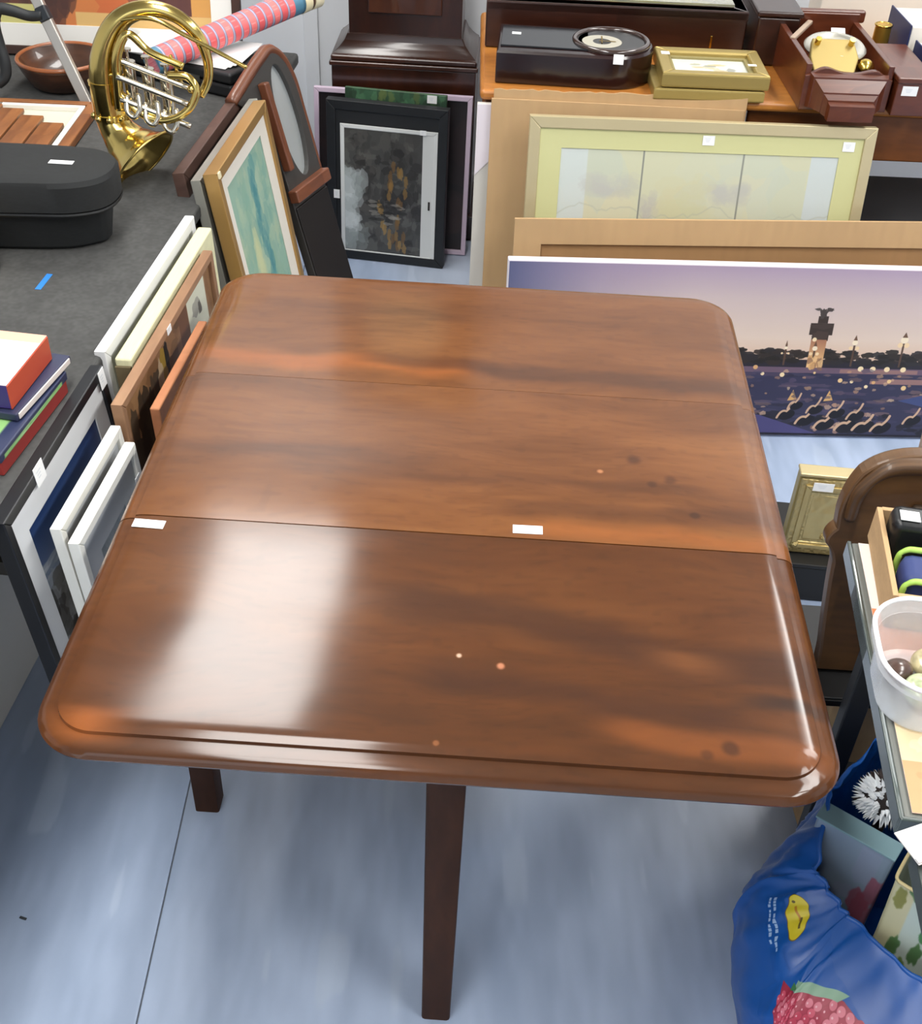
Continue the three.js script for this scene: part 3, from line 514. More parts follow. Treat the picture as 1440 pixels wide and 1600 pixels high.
  part(o, 'water_key', [T(new THREE.SphereGeometry(0.006, 12, 8), -0.003, 0.150, 0.03), T(new THREE.CylinderGeometry(0.0045, 0.0045, 0.018, 12), -0.004, 0.162, 0.03)], brass);
  part(o, 'leadpipe', sweep([at(-0.70, 1.0, 0.012), at(-0.62, 1.012, 0.022), at(-0.56, 0.985, 0.022), at(-0.50, 0.955, 0.018), at(-0.455, 0.93, 0.012)], [0.0045, 0.0045, 0.004, 0.004, 0.0038], { seg: 40, ring: 10 }), brass);
}
// wooden tray with slats
{
  const o = thing('wooden_tray', 'orange-brown framed tray with white lining and brown slats, behind the instrument case', 'tray', [-1.06, BY, -1.065], R(2));
  const wd = timber([[112, 66, 34], [148, 94, 52], [172, 118, 70]], { seed: 19, w: 256, h: 256 }, { roughness: 0.45 });
  const W = 0.38, D = 0.27;
  part(o, 'frame', [ubox(W, 0.018, 0.018, 0.003, 0, 0.010, -D / 2), ubox(0.024, 0.018, D, 0.003, W / 2, 0.010, 0), ubox(0.024, 0.018, D, 0.003, -W / 2, 0.010, 0), ubox(W, 0.018, 0.018, 0.003, 0, 0.010, D / 2)], wd);
  part(o, 'lining', [box(W - 0.03, 0.012, 0.012, 0.002, 0, 0.011, -D / 2 + 0.017), box(0.012, 0.012, D - 0.04, 0.002, W / 2 - 0.02, 0.011, 0)], M('#ece8e0', 0.6));
  part(o, 'sheet', new THREE.BoxGeometry(W - 0.03, 0.004, D - 0.02), M('#cfcdb9', 0.8), [0, 0.004, 0]);
  for (let i = 0; i < 4; i++) part(o, 'slat', ubox(0.048, 0.009, 0.14 + 0.036 * i, 0.002), wd, [W / 2 - 0.058 - 0.053 * i, 0.0125, D / 2 - 0.016 - (0.14 + 0.036 * i) / 2]);
}
// bowl, stand, strap, case, tube, papers, painting
{
  const o = thing('wooden_bowl', 'dark turned wooden bowl with an orange-brown rim behind the slatted tray', 'bowl', [-0.985, BY, -1.355]);
  const wd = timber([[44, 26, 16], [66, 40, 26], [92, 58, 38]], { seed: 21, w: 128, h: 128 }, { roughness: 0.35, clearcoat: 0.5 });
  part(o, 'body', lathe([[0, 0.001], [0.062, 0.001], [0.075, 0.01], [0.092, 0.04], [0.099, 0.056], [0.098, 0.064], [0.090, 0.064], [0.084, 0.045], [0.06, 0.016], [0, 0.012]], 44), wd);
  part(o, 'rim', T(new THREE.TorusGeometry(0.0975, 0.0048, 10, 48), 0, 0.064, 0, Math.PI / 2), M('#9a5a34', 0.35, { clearcoat: 0.5 }));
  const s = thing('metal_stand', 'slanting grey metal stand leg with a black clamp, beside the slatted tray', 'stand', [-0.892, BY, -1.222]);
  const a = V([0, 0.004, 0]), b = V([-0.17, 0.36, -0.105]), dir = b.clone().sub(a), q = new THREE.Quaternion().setFromUnitVectors(new THREE.Vector3(0, 1, 0), dir.clone().normalize());
  const bar = part(s, 'leg', box(0.024, dir.length(), 0.016, 0.003), M('#b9b4ad', 0.35, { metalness: 0.7 })); bar.position.copy(a.clone().add(b).multiplyScalar(0.5)); bar.quaternion.copy(q);
  const cl = part(s, 'clamp', box(0.026, 0.032, 0.022, 0.004), M('#23272c', 0.4)); cl.position.copy(a.clone().lerp(b, 0.5)); cl.quaternion.copy(q);
  part(s, 'strap', sweep([[-0.086, 0.180, -0.046], [-0.115, 0.178, -0.046], [-0.15, 0.188, -0.042], [-0.178, 0.19, -0.04], [-0.19, 0.165, -0.035], [-0.186, 0.12, -0.028], [-0.178, 0.085, -0.02], [-0.182, 0.055, -0.014], [-0.2, 0.04, -0.008]], [0.010, 0.011, 0.012, 0.013, 0.012, 0.012, 0.012, 0.012, 0.012], { seg: 60, ring: 10 }), M('#1c1f22', 0.6));
  const p = lean('framed_picture', 'dark-framed orange and brown abstract painting with a white mount at the back of the bench', 'picture', { x: -0.985, y: BY, z: -1.535, yaw: 2, tilt: 9, t: 0.024 });
  const img = print(512, 256, (c, w, h) => {
    const r = rng(44); c.fillStyle = '#c4683c'; c.fillRect(0, 0, w, h);
    for (let i = 0; i < 60; i++) blob(c, r, w * r(), h * r(), 40, 40, ['#d0713f', '#b5562f', '#cf8a4d', '#c95f3b'][i % 4], 0.5);
    for (let i = 0; i < 50; i++) blob(c, r, w * (0.04 + 0.40 * r()), h * (0.1 + 0.8 * r()), 26, 50, ['#4a2f28', '#5c3a30', '#3d2a26', '#6a4438'][i % 4], 0.6);
    for (let i = 0; i < 50; i++) blob(c, r, w * (0.70 + 0.2 * r()), h * (0.1 + 0.85 * r()), 22, 40, ['#5a3530', '#6b4038', '#4c2c2a'][i % 3], 0.6);
    c.fillStyle = '#c7c07a'; c.fillRect(w * 0.16, h * 0.86, w * 0.16, h * 0.14); c.fillStyle = '#d8b070'; c.fillRect(w * 0.46, h * 0.9, w * 0.54, h * 0.1); c.fillStyle = '#cf9650'; c.fillRect(w * 0.92, 0, w * 0.08, h * 0.9);
  }, 0.4);
  picture(p, { w: 0.74, h: 0.46, r: 0.02, t: 0.024, frame: timber([[44, 26, 20], [62, 38, 28], [80, 50, 38]], { seed: 22, w: 128, h: 128 }, { roughness: 0.4 }), mat: M('#e9e6e0', 0.7), matW: [0.05, 0.05, 0.05, 0.05], img });
  const k = thing('black_case', 'flat black case under the red patterned tube at the far end of the bench', 'case', [-0.70, BY, -1.45], R(-24));
  part(k, 'body', box(0.30, 0.03, 0.15, 0.008, 0, 0.016, 0), M('#17181a', 0.6)); part(k, 'lid', box(0.30, 0.026, 0.15, 0.008, 0, 0.0445, 0), M('#1b1c1e', 0.55)); part(k, 'latch', box(0.03, 0.016, 0.004, 0.001, 0.05, 0.032, 0.076), M('#8d8d88', 0.3, { metalness: 1 }));
  const pp = thing('paper_sheets', 'pile of white paper sheets between the horn and the red tube', 'paper', [-0.73, BY + 0.0585, -1.465], R(-14));
  for (let i = 0; i < 4; i++) part(pp, 'sheet', new THREE.BoxGeometry(0.30, 0.0012, 0.15), M('#f1f1ef', 0.7), [0.004 * i, 0.001 + 0.0016 * i, -0.003 * i], [0, R(3 * i - 4), 0]);
  const tb = thing('patterned_tube', 'long red and blue patterned tube with a cream cap, lying across the black case', 'tube', [-0.40, BY, -1.62]);
  const A = V([-0.36, 0.085, 0.33]), B = V([-0.052, 0.135, -0.075]), d = B.clone().sub(A), L = d.length();
  const qq = new THREE.Quaternion().setFromUnitVectors(new THREE.Vector3(0, 1, 0), d.clone().normalize()), spin = new THREE.Quaternion().setFromAxisAngle(new THREE.Vector3(0, 1, 0), 0.4 + Math.PI);
  const wrap = print(256, 512, (c, w, h) => {
    c.fillStyle = '#4f7f98'; c.fillRect(0, 0, w, h);
    const r = rng(6);
    for (let j = 0; j < 16; j++) { const y = h * (0.1 + j * 0.055); c.fillStyle = ['#ea6c6e', '#e35f62', '#f07a78'][j % 3]; c.beginPath(); c.ellipse(w * 0.5, y, w * 0.34, h * 0.021, 0, 0, 7); c.fill(); c.fillStyle = '#b7a9c4'; c.fillRect(w * 0.18, y + h * 0.024, w * 0.64, 4); c.globalAlpha = 0.35; for (let i = 0; i < 8; i++) { c.fillStyle = '#f6b0ac'; c.fillRect(w * (0.2 + 0.6 * r()), y - 6, 4, 14); } c.globalAlpha = 1; }
    c.fillStyle = '#3f6a80'; c.fillRect(0, 0, w, h * 0.02);
  }, 0.5);
  const put = (m, f) => { m.position.copy(A.clone().lerp(B, f)); m.quaternion.copy(qq).multiply(spin); return m; };
  put(part(tb, 'wrapped_body', new THREE.CylinderGeometry(0.029, 0.029, L * 0.88, 36), wrap), 0.44);
  put(part(tb, 'end_ring', new THREE.CylinderGeometry(0.0305, 0.0305, L * 0.045, 36), M('#e9dcb4', 0.5)), 0.9);
  put(part(tb, 'dark_band', new THREE.CylinderGeometry(0.027, 0.027, L * 0.02, 36), M('#5a4034', 0.5)), 0.935);
  put(part(tb, 'end_cap', new THREE.CylinderGeometry(0.0315, 0.0305, L * 0.05, 36), M('#eee3c0', 0.5)), 0.97);
}

// ------------------------------------------------------------------ tall clock
{
  const t = thing('longcase_clock', 'tall dark wooden longcase clock against the white back wall', 'clock', [-0.275, 0, -2.24]);
  const uw = (w, h, d, r, x, y, z) => ubox(w, h, d, r, x, y, z);
  part(t, 'base', [uw(0.42, 0.44, 0.24, 0.003, 0, 0.30, 0), uw(0.45, 0.08, 0.27, 0.006, 0, 0.042, 0)], matClock);
  part(t, 'base_moulding', [uw(0.432, 0.014, 0.252, 0.004, 0, 0.527, 0), uw(0.424, 0.016, 0.244, 0.006, 0, 0.542, 0), T(loft([[0.415, 0.235, 0.55], [0.40, 0.222, 0.556], [0.378, 0.206, 0.566], [0.352, 0.192, 0.582], [0.335, 0.185, 0.60]].map(([w, d, y]) => roundRect(w, d, 0.004, 2).map(([x, z]) => [x, y, z])), true, true, 0.4, p => [p[0], p[1] + p[2]]), 0, 0, -0.012)], matClock);
  part(t, 'trunk', uw(0.325, 0.86, 0.178, 0.003, 0, 1.02, -0.015), matClock);
  const door = part(t, 'trunk_door', uw(0.21, 0.72, 0.012, 0.004, 0, 1.02, 0.078), timber([[52, 24, 12], [76, 40, 22], [100, 58, 34]], { seed: 9, w: 128, h: 256 }, { roughness: 0.3, clearcoat: 0.4 }));
  part(door, 'knob', T(new THREE.SphereGeometry(0.009, 14, 10), -0.09, 1.02, 0.09), matBrass);
  part(t, 'hood', [uw(0.44, 0.04, 0.24, 0.006, 0, 1.47, 0), uw(0.46, 0.50, 0.22, 0.004, 0, 1.74, 0), uw(0.50, 0.04, 0.26, 0.008, 0, 2.01, 0), uw(0.46, 0.03, 0.24, 0.006, 0, 2.045, 0)], matClock);
  part(t, 'dial', T(new THREE.CylinderGeometry(0.14, 0.14, 0.006, 40), 0, 1.74, 0.114, Math.PI / 2), M('#d9cfa8', 0.4));
}

// ------------------------------------------------------------------ pine desk and the clocks on it
const DY = 0.70;
{
  const t = thing('pine_desk', 'honey-coloured pine desk with drawers along the back wall, holding clocks and small pictures', 'desk', [-0.035, 0, -1.475], R(2.2));
  part(t, 'desktop', (() => { const g = ubox(1.85, 0.026, 0.62, 0.011, 0.925, DY - 0.013, -0.31); return g; })(), matPine);
  const body = timber([[92, 50, 18], [120, 68, 28], [144, 88, 40]], { seed: 26, w: 256, h: 256 }, { roughness: 0.45 });
  for (const [x, z] of [[0.04, -0.05], [1.80, -0.05], [0.04, -0.57], [1.80, -0.57], [0.62, -0.05]]) part(t, 'leg', ubox(0.05, DY - 0.028, 0.05, 0.004, x, (DY - 0.028) / 2 + 0.001, z), body);
  part(t, 'apron', [ubox(1.70, 0.10, 0.02, 0.003, 0.92, DY - 0.078, -0.585), ubox(0.02, 0.10, 0.47, 0.003, 0.04, DY - 0.078, -0.31), ubox(0.02, 0.10, 0.47, 0.003, 1.80, DY - 0.078, -0.31), ubox(0.53, 0.12, 0.02, 0.003, 0.33, DY - 0.088, -0.045)], body);
  for (let i = 0; i < 2; i++) { const d = part(t, 'drawer', ubox(0.56, 0.115, 0.022, 0.006, 0.93 + 0.58 * i, DY - 0.088, -0.04), body); part(d, 'knob', T(lathe([[0, 0], [0.008, 0], [0.008, 0.012], [0.016, 0.02], [0.014, 0.028], [0, 0.03]], 18), 0.93 + 0.58 * i, DY - 0.088, -0.03, Math.PI / 2), body); }
}
{
  // drop-dial wall clock lying on its back
  const t = thing('wall_clock', 'dark mahogany wall clock with a round glazed end, lying on the pine desk', 'clock', [-0.012, DY, -1.63], R(-1));
  const sh = (g, y, n = 20) => { const o = [], r = 0.103 - g, x0 = 0.012 + g, cx = 0.285; o.push([x0, y, r]); for (let i = 1; i < 6; i++) o.push([x0 + (cx - x0) * i / 6, y, r]); for (let i = 0; i <= n; i++) { const a = Math.PI / 2 - Math.PI * i / n; o.push([cx + r * Math.cos(a), y, r * Math.sin(a)]); } for (let i = 5; i >= 0; i--) o.push([x0 + (cx - x0) * i / 6, y, -r]); return o.reverse(); };
  part(t, 'case', loft([sh(0.002, 0.001), sh(0, 0.004), sh(0, 0.072), sh(0.004, 0.078), sh(0.012, 0.079)], true, true, 0.5, p => [p[0], p[1] + p[2]]), timber([[22, 7, 6], [36, 13, 11], [54, 22, 18]], { seed: 27, w: 256, h: 256 }, { roughness: 0.25, clearcoat: 0.6, clearcoatRoughness: 0.12 }));
  part(t, 'glass_panel', box(0.21, 0.004, 0.15, 0.001, 0.125, 0.081, 0), M('#24262a', 0.1));
  part(t, 'bezel', T(new THREE.TorusGeometry(0.088, 0.007, 12, 48), 0.285, 0.083, 0, Math.PI / 2), M('#3b2a24', 0.2, { clearcoat: 1 }));
  const dl = part(t, 'dial', T(new THREE.CylinderGeometry(0.08, 0.08, 0.004, 40), 0.285, 0.081, 0), M('#2b2a2a', 0.2));
  part(dl, 'chapter_ring', T(new THREE.RingGeometry(0.022, 0.048, 40), 0.262, 0.0835, 0.01, -Math.PI / 2), M('#b5b0a0', 0.4));
  part(dl, 'hand', [box(0.04, 0.001, 0.003, 0.0003, 0.275, 0.085, 0.01), box(0.003, 0.001, 0.05, 0.0003, 0.262, 0.085, 0.0)], M('#a88a3a', 0.3, { metalness: 1 }));
  tag(t, 0.055, 0.0835, -0.015, 0.022, 0.016, [-Math.PI / 2, 0, 0]); tag(t, 0.30, 0.074, 0.106, 0.024, 0.022, [-0.3, 0, 0]);
  // long glazed case behind
  const k = thing('mantel_clock', 'long dark clock case with a painted glass top at the back of the pine desk', 'clock', [0.29, DY, -1.945], R(1.5));
  part(k, 'case', ubox(0.66, 0.115, 0.30, 0.004, 0, 0.0585, 0), matDark);
  part(k, 'frame', T(merge(rails(0.66, 0.30, 0.034, 0.024, 0.004).map(q => q)), 0, 0.116, 0.15, -Math.PI / 2), matDark);
  part(k, 'painted_glass', new THREE.BoxGeometry(0.594, 0.006, 0.234), print(256, 128, (c, w, h) => { const r = rng(15); c.fillStyle = '#8f8e7a'; c.fillRect(0, 0, w, h); for (let i = 0; i < 120; i++) blob(c, r, r() * w, r() * h, 16, 9, ['#a9a88f', '#7d8274', '#b9b48f', '#c0b25c', '#8c8d88'][i % 5], 0.5); }, 0.2, { clearcoat: 1 }), [0, 0.120, 0]);
  part(k, 'key', box(0.005, 0.03, 0.004, 0.001, 0.245, 0.04, 0.152), matBrass);
  const m = thing('clock_case', 'dark square clock case with two white tags, left of the red wall clock', 'clock', [0.69, DY, -1.90], R(1.5));
  part(m, 'case', ubox(0.105, 0.118, 0.28, 0.006, 0, 0.060, 0), matDark); part(m, 'cap', ubox(0.115, 0.014, 0.29, 0.005, 0, 0.127, 0), matDark);
  tag(m, -0.022, 0.1345, -0.085, 0.028, 0.02, [-Math.PI / 2, 0, 0]); tag(m, 0.02, 0.1345, -0.085, 0.026, 0.02, [-Math.PI / 2, 0, 0]);
}
{
  const gilt = M('#b39d5e', 0.36, { metalness: 0.55 });
  const a = thing('small_frame', 'small gilt picture frame at the bottom of the flat pair on the pine desk', 'picture', [0.50, DY, -1.565], R(3));
  part(a, 'frame', T(merge(rails(0.262, 0.17, 0.03, 0.026, 0.004)), 0, 0.027, 0.085, -Math.PI / 2), gilt);
  part(a, 'backing', box(0.21, 0.012, 0.12, 0.002, 0, 0.009, 0), M('#6a5c40', 0.8));
  const b = thing('small_frame', 'small gilt picture frame with a pale print, lying on top of the flat pair', 'picture', [0.512, DY + 0.0285, -1.578], R(2));
  part(b, 'frame', T(merge(rails(0.252, 0.19, 0.028, 0.034, 0.005)), 0, 0.035, 0.095, -Math.PI / 2), gilt);
  part(b, 'slip', T(merge(rails(0.2, 0.138, 0.012, 0.012, 0.002)), 0, 0.024, 0.069, -Math.PI / 2), M('#8f8352', 0.5));
  part(b, 'print', box(0.178, 0.01, 0.116, 0.001, 0, 0.013, 0), print(128, 96, (c, w, h) => { const r = rng(19); c.fillStyle = '#dfe3d8'; c.fillRect(0, 0, w, h); for (let i = 0; i < 18; i++) blob(c, r, w * (0.3 + 0.4 * r()), h * (0.3 + 0.5 * r()), 10, 6, ['#c9b48a', '#a3a390', '#cdb98c'][i % 3], 0.7); blob(c, r, w * 0.78, h * 0.6, 8, 12, '#8d8f86', 0.8); }, 0.3, { clearcoat: 0.6 }));
  tag(b, -0.105, 0.0358, -0.045, 0.02, 0.02, [-Math.PI / 2, 0, 0]); tag(b, 0.095, 0.0358, 0.02, 0.02, 0.012, [-Math.PI / 2, 0, 0]);
}
{
  // red mahogany wall clock on its back, glass off: movement and pendulum in view
  const t = thing('wall_clock', 'red mahogany wall clock lying open with brass movement and stepped foot on the pine desk', 'clock', [0.815, DY, -1.472], R(3));
  const w = 0.205, d = 0.34, h = 0.105, th = 0.014;
  const wave = []; for (let i = 0; i <= 24; i++) { const u = i / 24; wave.push([-w / 2 + w * u, h - 0.012 - 0.012 * Math.cos(u * Math.PI * 4) * (0.6 + 0.4 * Math.cos(u * Math.PI * 2)) - 0.006 * u]); }
  part(t, 'case', [ubox(th, h, d, 0.002, -w / 2 + th / 2, h / 2 + 0.001, -d / 2), ubox(th, h, d, 0.002, w / 2 - th / 2, h / 2 + 0.001, -d / 2), ubox(w, h + 0.02, th, 0.003, 0, h / 2 + 0.011, -d + th / 2), ubox(w - 0.01, 0.012, d - 0.01, 0.001, 0, 0.0075, -d / 2)], matRed);
  part(t, 'front_panel', T(prism([[-w / 2, 0.001], [w / 2, 0.001], ...wave.reverse()], th, 0.002), 0, 0, -th + 0.006), matRed);
  part(t, 'top_moulding', ubox(w + 0.03, 0.03, 0.02, 0.006, 0, h + 0.012, -d), matRed);
  part(t, 'backboard', ubox(w - 0.03, 0.01, d - 0.03, 0.002, 0, 0.02, -d / 2), matRed);
  const fr = (a, b, y0, y1, z0, z1) => loft([[a, z0], [b, z1]].map(([ww, z], k) => { const yy = k ? y1 : y0; return [[ww / 2, z, yy[0]], [-ww / 2, z, yy[0]], [-ww / 2, z, yy[1]], [ww / 2, z, yy[1]]]; }), true, true, 0.3, p => [p[0], p[2]]);
  const steps = [fr(0.182, 0.172, [0.010, 0.088], [0.014, 0.084], 0.004, 0.022), fr(0.166, 0.128, [0.014, 0.08], [0.012, 0.058], 0.022, 0.046), fr(0.124, 0.106, [0.010, 0.054], [0.006, 0.044], 0.046, 0.056), fr(0.106, 0.104, [0.003, 0.040], [0.003, 0.038], 0.056, 0.078)];
  part(t, 'stepped_foot', steps.map(g => T(g, 0, 0.001, 0, Math.PI / 2, 0, 0)).map(g => { g.applyMatrix4(new THREE.Matrix4().makeScale(1, -1, 1)); const p = g.attributes.position; for (let i = 0; i < p.count; i += 3) { const a = [p.getX(i + 1), p.getY(i + 1), p.getZ(i + 1)]; p.setXYZ(i + 1, p.getX(i + 2), p.getY(i + 2), p.getZ(i + 2)); p.setXYZ(i + 2, ...a); } g.computeVertexNormals(); return g; }), matRed);
  const mv = part(t, 'movement', prism(shapeOf([[-0.06, -0.055], [0.03, -0.06], [0.05, 0.0], [0.044, 0.055], [-0.054, 0.055], [-0.064, 0.0]]), 0.02, 0.003), M('#a8935a', 0.5, { metalness: 0.6 }), [-0.015, 0.085, -0.075], [-Math.PI / 2 + 0.5, 0, 0]);
  part(mv, 'pillar', [-0.045, 0.035].map(x => T(new THREE.CylinderGeometry(0.007, 0.007, 0.02, 14), x, 0.038, 0.026, Math.PI / 2)), matBrass);
  const dial = part(t, 'dial', T(lathe([[0, 0], [0.072, 0], [0.074, 0.006], [0.066, 0.014], [0.052, 0.016], [0.05, 0.010], [0, 0.010]], 44), -0.005, 0.098, -0.135, 0.12), M('#cfccc0', 0.25, { metalness: 0.6 }));
  part(t, 'pendulum', [T(new THREE.SphereGeometry(0.022, 24, 16), 0.058, 0.075, -0.075), T(new THREE.CylinderGeometry(0.003, 0.003, 0.12, 10), 0.05, 0.07, -0.14, Math.PI / 2)], matBrass);
  part(t, 'side_glass', box(0.004, 0.06, 0.12, 0.001, -w / 2 + 0.018, 0.06, -0.12), M('#8d8a88', 0.15));
  part(t, 'wooden_stick', ubox(0.014, 0.01, 0.16, 0.003), M('#b09a86', 0.5), [-0.06, 0.105, -0.25], [0.0, R(-28), 0]);
  tag(t, 0.02, 0.115, -0.215, 0.034, 0.02, [-0.9, 0, 0]);
  const u = thing('clock_case', 'red-brown box clock case with a white tag, right of the open wall clock', 'clock', [0.972, DY, -1.455], R(3));
  part(u, 'case', ubox(0.085, 0.078, 0.24, 0.003, -0.005, 0.040, -0.12), matRed); part(u, 'edge_moulding', ubox(0.09, 0.014, 0.25, 0.004, -0.005, 0.084, -0.12), matRed);
  tag(u, -0.016, 0.060, 0.0008, 0.036, 0.022);
  const bk = thing('album', 'navy-bound album with white pages standing right of the tagged clock case', 'book', [1.042, DY, -1.575], R(3));
  part(bk, 'cover', [box(0.004, 0.10, 0.26, 0.001, -0.014, 0.051, 0), box(0.004, 0.10, 0.26, 0.001, 0.034, 0.051, 0), box(0.05, 0.004, 0.26, 0.001, 0.01, 0.003, 0)], M('#27305a', 0.5));
  part(bk, 'page_block', box(0.042, 0.092, 0.25, 0.002, 0.010, 0.051, 0.002), M('#e9e4da', 0.8));
  const b2 = thing('album', 'upright navy album with cream page edges behind the tagged clock case', 'book', [1.05, DY, -1.80], R(3));
  part(b2, 'cover', [box(0.004, 0.13, 0.17, 0.001, -0.05, 0.066, 0), box(0.004, 0.13, 0.17, 0.001, 0.06, 0.066, 0), box(0.11, 0.004, 0.17, 0.001, 0.005, 0.003, 0)], M('#27305a', 0.5)); part(b2, 'page_block', box(0.104, 0.122, 0.16, 0.002, 0.005, 0.066, 0.002), M('#e9e4da', 0.8));
  const rl = thing('brass_cylinder', 'short upright brass cylinder behind the open red wall clock', 'ornament', [0.962, DY, -1.80], R(3));
  part(rl, 'barrel', T(new THREE.CylinderGeometry(0.02, 0.022, 0.105, 28), 0, 0.0535, 0), M('#e0b44c', 0.3, { metalness: 0.9 })); part(rl, 'end_rim', T(new THREE.TorusGeometry(0.0205, 0.0025, 8, 28), 0, 0.105, 0, Math.PI / 2), matBrass);
  const wb = thing('cardboard_box', 'large cream-white box at the back of the pine desk behind the red clock', 'box', [1.02, DY, -2.06], R(2));
  part(wb, 'box_body', box(0.36, 0.16, 0.12, 0.003, 0, 0.081, 0), M('#e4dfd4', 0.7)); part(wb, 'lid', box(0.366, 0.03, 0.126, 0.003, 0, 0.177, 0), M('#ebe6dc', 0.7));
  const sp = thing('speaker', 'black box at the far right end of the pine desk', 'box', [1.29, DY, -2.02], R(2));
  part(sp, 'cabinet', box(0.15, 0.24, 0.13, 0.006, 0, 0.121, 0), M('#191a1c', 0.5)); part(sp, 'grille', box(0.13, 0.21, 0.008, 0.003, 0, 0.121, 0.068), M('#101112', 0.8));
  const ub = thing('black_crate', 'black crate in the shade under the pine desk', 'crate', [1.08, 0, -1.60], R(2));
  part(ub, 'crate_body', box(0.42, 0.40, 0.30, 0.01, 0, 0.201, 0), M('#18191b', 0.6)); part(ub, 'lid', box(0.44, 0.03, 0.32, 0.008, 0, 0.417, 0), M('#222326', 0.55));
}

// ------------------------------------------------------------------ sheets and pictures stacked before the desk
{
  const pb = lean('backing_board', 'pale pinkish white board with a grey lower half, left of the big cardboard sheet', 'board', { x: 0.02, z: -1.402, yaw: 2, tilt: 5.5, t: 0.018 });
  part(pb, 'board', box(0.115, 0.672, 0.016, 0.002, 0, 0.336, -0.009), M('#cfcbc4', 0.7));
  part(pb, 'upper_sheet', prism([[-0.057, 0.50], [0.0, 0.56], [0.057, 0.60], [0.057, 0.671], [-0.057, 0.671]], 0.002, 0.0005), M('#e3dae2', 0.7), [0, 0, 0]);
  const bc = lean('cardboard_sheet', 'tall plain cardboard sheet with a torn top edge, directly in front of the pine desk', 'cardboard', { x: 0.30, z: -1.372, yaw: 2.2, tilt: 7.5, t: 0.012 });
  const r = rng(4), tear = []; for (let i = 0; i <= 40; i++) tear.push([0.30 - 0.6 * i / 40 + 0, 0.712 + 0.006 * r()]);
  part(bc, 'rear_ply', T(prism([[-0.30, 0], [0.30, 0], ...tear], 0.004, 0.0006), 0.002, 0, -0.012), matCard);
  part(bc, 'front_ply', T(prism([[-0.303, 0], [0.297, 0], [0.297, 0.69], [-0.303, 0.694]], 0.005, 0.001), 0, 0, -0.006), matCard);
  const mp = lean('framed_picture', 'wide pale-gold framed map in three panels with a cream-green mount', 'picture', { x: 0.497, z: -1.27, yaw: 3, tilt: 10, t: 0.026 });
  const img = print(512, 256, (c, w, h) => {
    const r = rng(61); c.fillStyle = '#d0d0b2'; c.fillRect(0, 0, w, h);
    for (let i = 0; i < 40; i++) blob(c, r, r() * w, r() * h, 60, 40, ['#ccd0ba', '#d6d3b4', '#c6ccbe'][i % 3], 0.4);
    c.globalAlpha = 0.9; c.fillStyle = '#d0d8d6'; c.fillRect(0, 0, w * 0.10, h); c.fillStyle = '#ccd5d6'; c.fillRect(w * 0.9, 0, w * 0.1, h); c.globalAlpha = 1;
    for (let i = 0; i < 50; i++) blob(c, r, w * (0.10 + 0.18 * r()), h * (0.12 + 0.08 * r()), 16, 6, '#bfc1b8', 0.14);
    for (let i = 0; i < 50; i++) blob(c, r, w * (0.55 + 0.13 * r()), h * (0.14 + 0.08 * r()), 14, 6, '#bfc1b8', 0.14);
    for (let i = 0; i < 24; i++) blob(c, r, w * (0.38 + 0.18 * r()), h * (0.14 + 0.16 * r()), 26, 12, '#cdcba4', 0.25); for (let i = 0; i < 14; i++) blob(c, r, w * (0.31 + 0.05 * r()), h * (0.2 + 0.12 * r()), 9, 8, '#b9b6b4', 0.2);
    c.strokeStyle = '#b4b6a6'; c.globalAlpha = 0.5; c.lineWidth = 1.5; for (let k = 0; k < 3; k++) { c.beginPath(); for (let i = 0; i <= 60; i++) c[i ? 'lineTo' : 'moveTo'](w * i / 60, h * (0.2 + 0.12 * k + 0.12 * fbm(i * 0.2 + 9 * k, 3, 3) + 0.02 * r())); c.stroke(); } c.globalAlpha = 1;
    c.fillStyle = '#8d8f86'; c.fillRect(w * 0.297, 0, 3, h); c.fillRect(w * 0.655, 0, 3, h);
  }, 0.4);
  picture(mp, { w: 0.81, h: 0.69, r: 0.026, t: 0.026, frame: M('#cdbf98', 0.36, { metalness: 0.35 }), mat: M('#cdcc96', 0.75), matW: [0.052, 0.045, 0.052, 0.06], img });
  tag(mp, 0.015, 0.648, -0.004, 0.028, 0.022); tag(mp, 0.345, 0.645, -0.004, 0.028, 0.022);
  const cb = lean('cardboard_sheet', 'wide flat cardboard sheet with a recessed panel tinted as shade, right behind the city skyline canvas', 'cardboard', { x: 0.66, z: -1.203, yaw: 4.3, tilt: 9, t: 0.016 });
  part(cb, 'outer_sheet', T(prism([[-0.59, 0], [0.59, 0], [0.59, 0.513], [-0.59, 0.494]], 0.008, 0.001, [[[-0.525, 0.06], [0.53, 0.06], [0.53, 0.448], [-0.525, 0.434]]]), 0, 0, -0.008), matCard);
  part(cb, 'shade_tinted_sheet', T(prism([[-0.585, 0.003], [0.585, 0.003], [0.585, 0.505], [-0.585, 0.488]], 0.005, 0.0005), 0, 0, -0.0145), new THREE.MeshPhysicalMaterial({ map: cardTex, color: '#dccfc0', roughness: 0.85 }));  // darker tint on the same cardboard stands in for shade in the recess
}
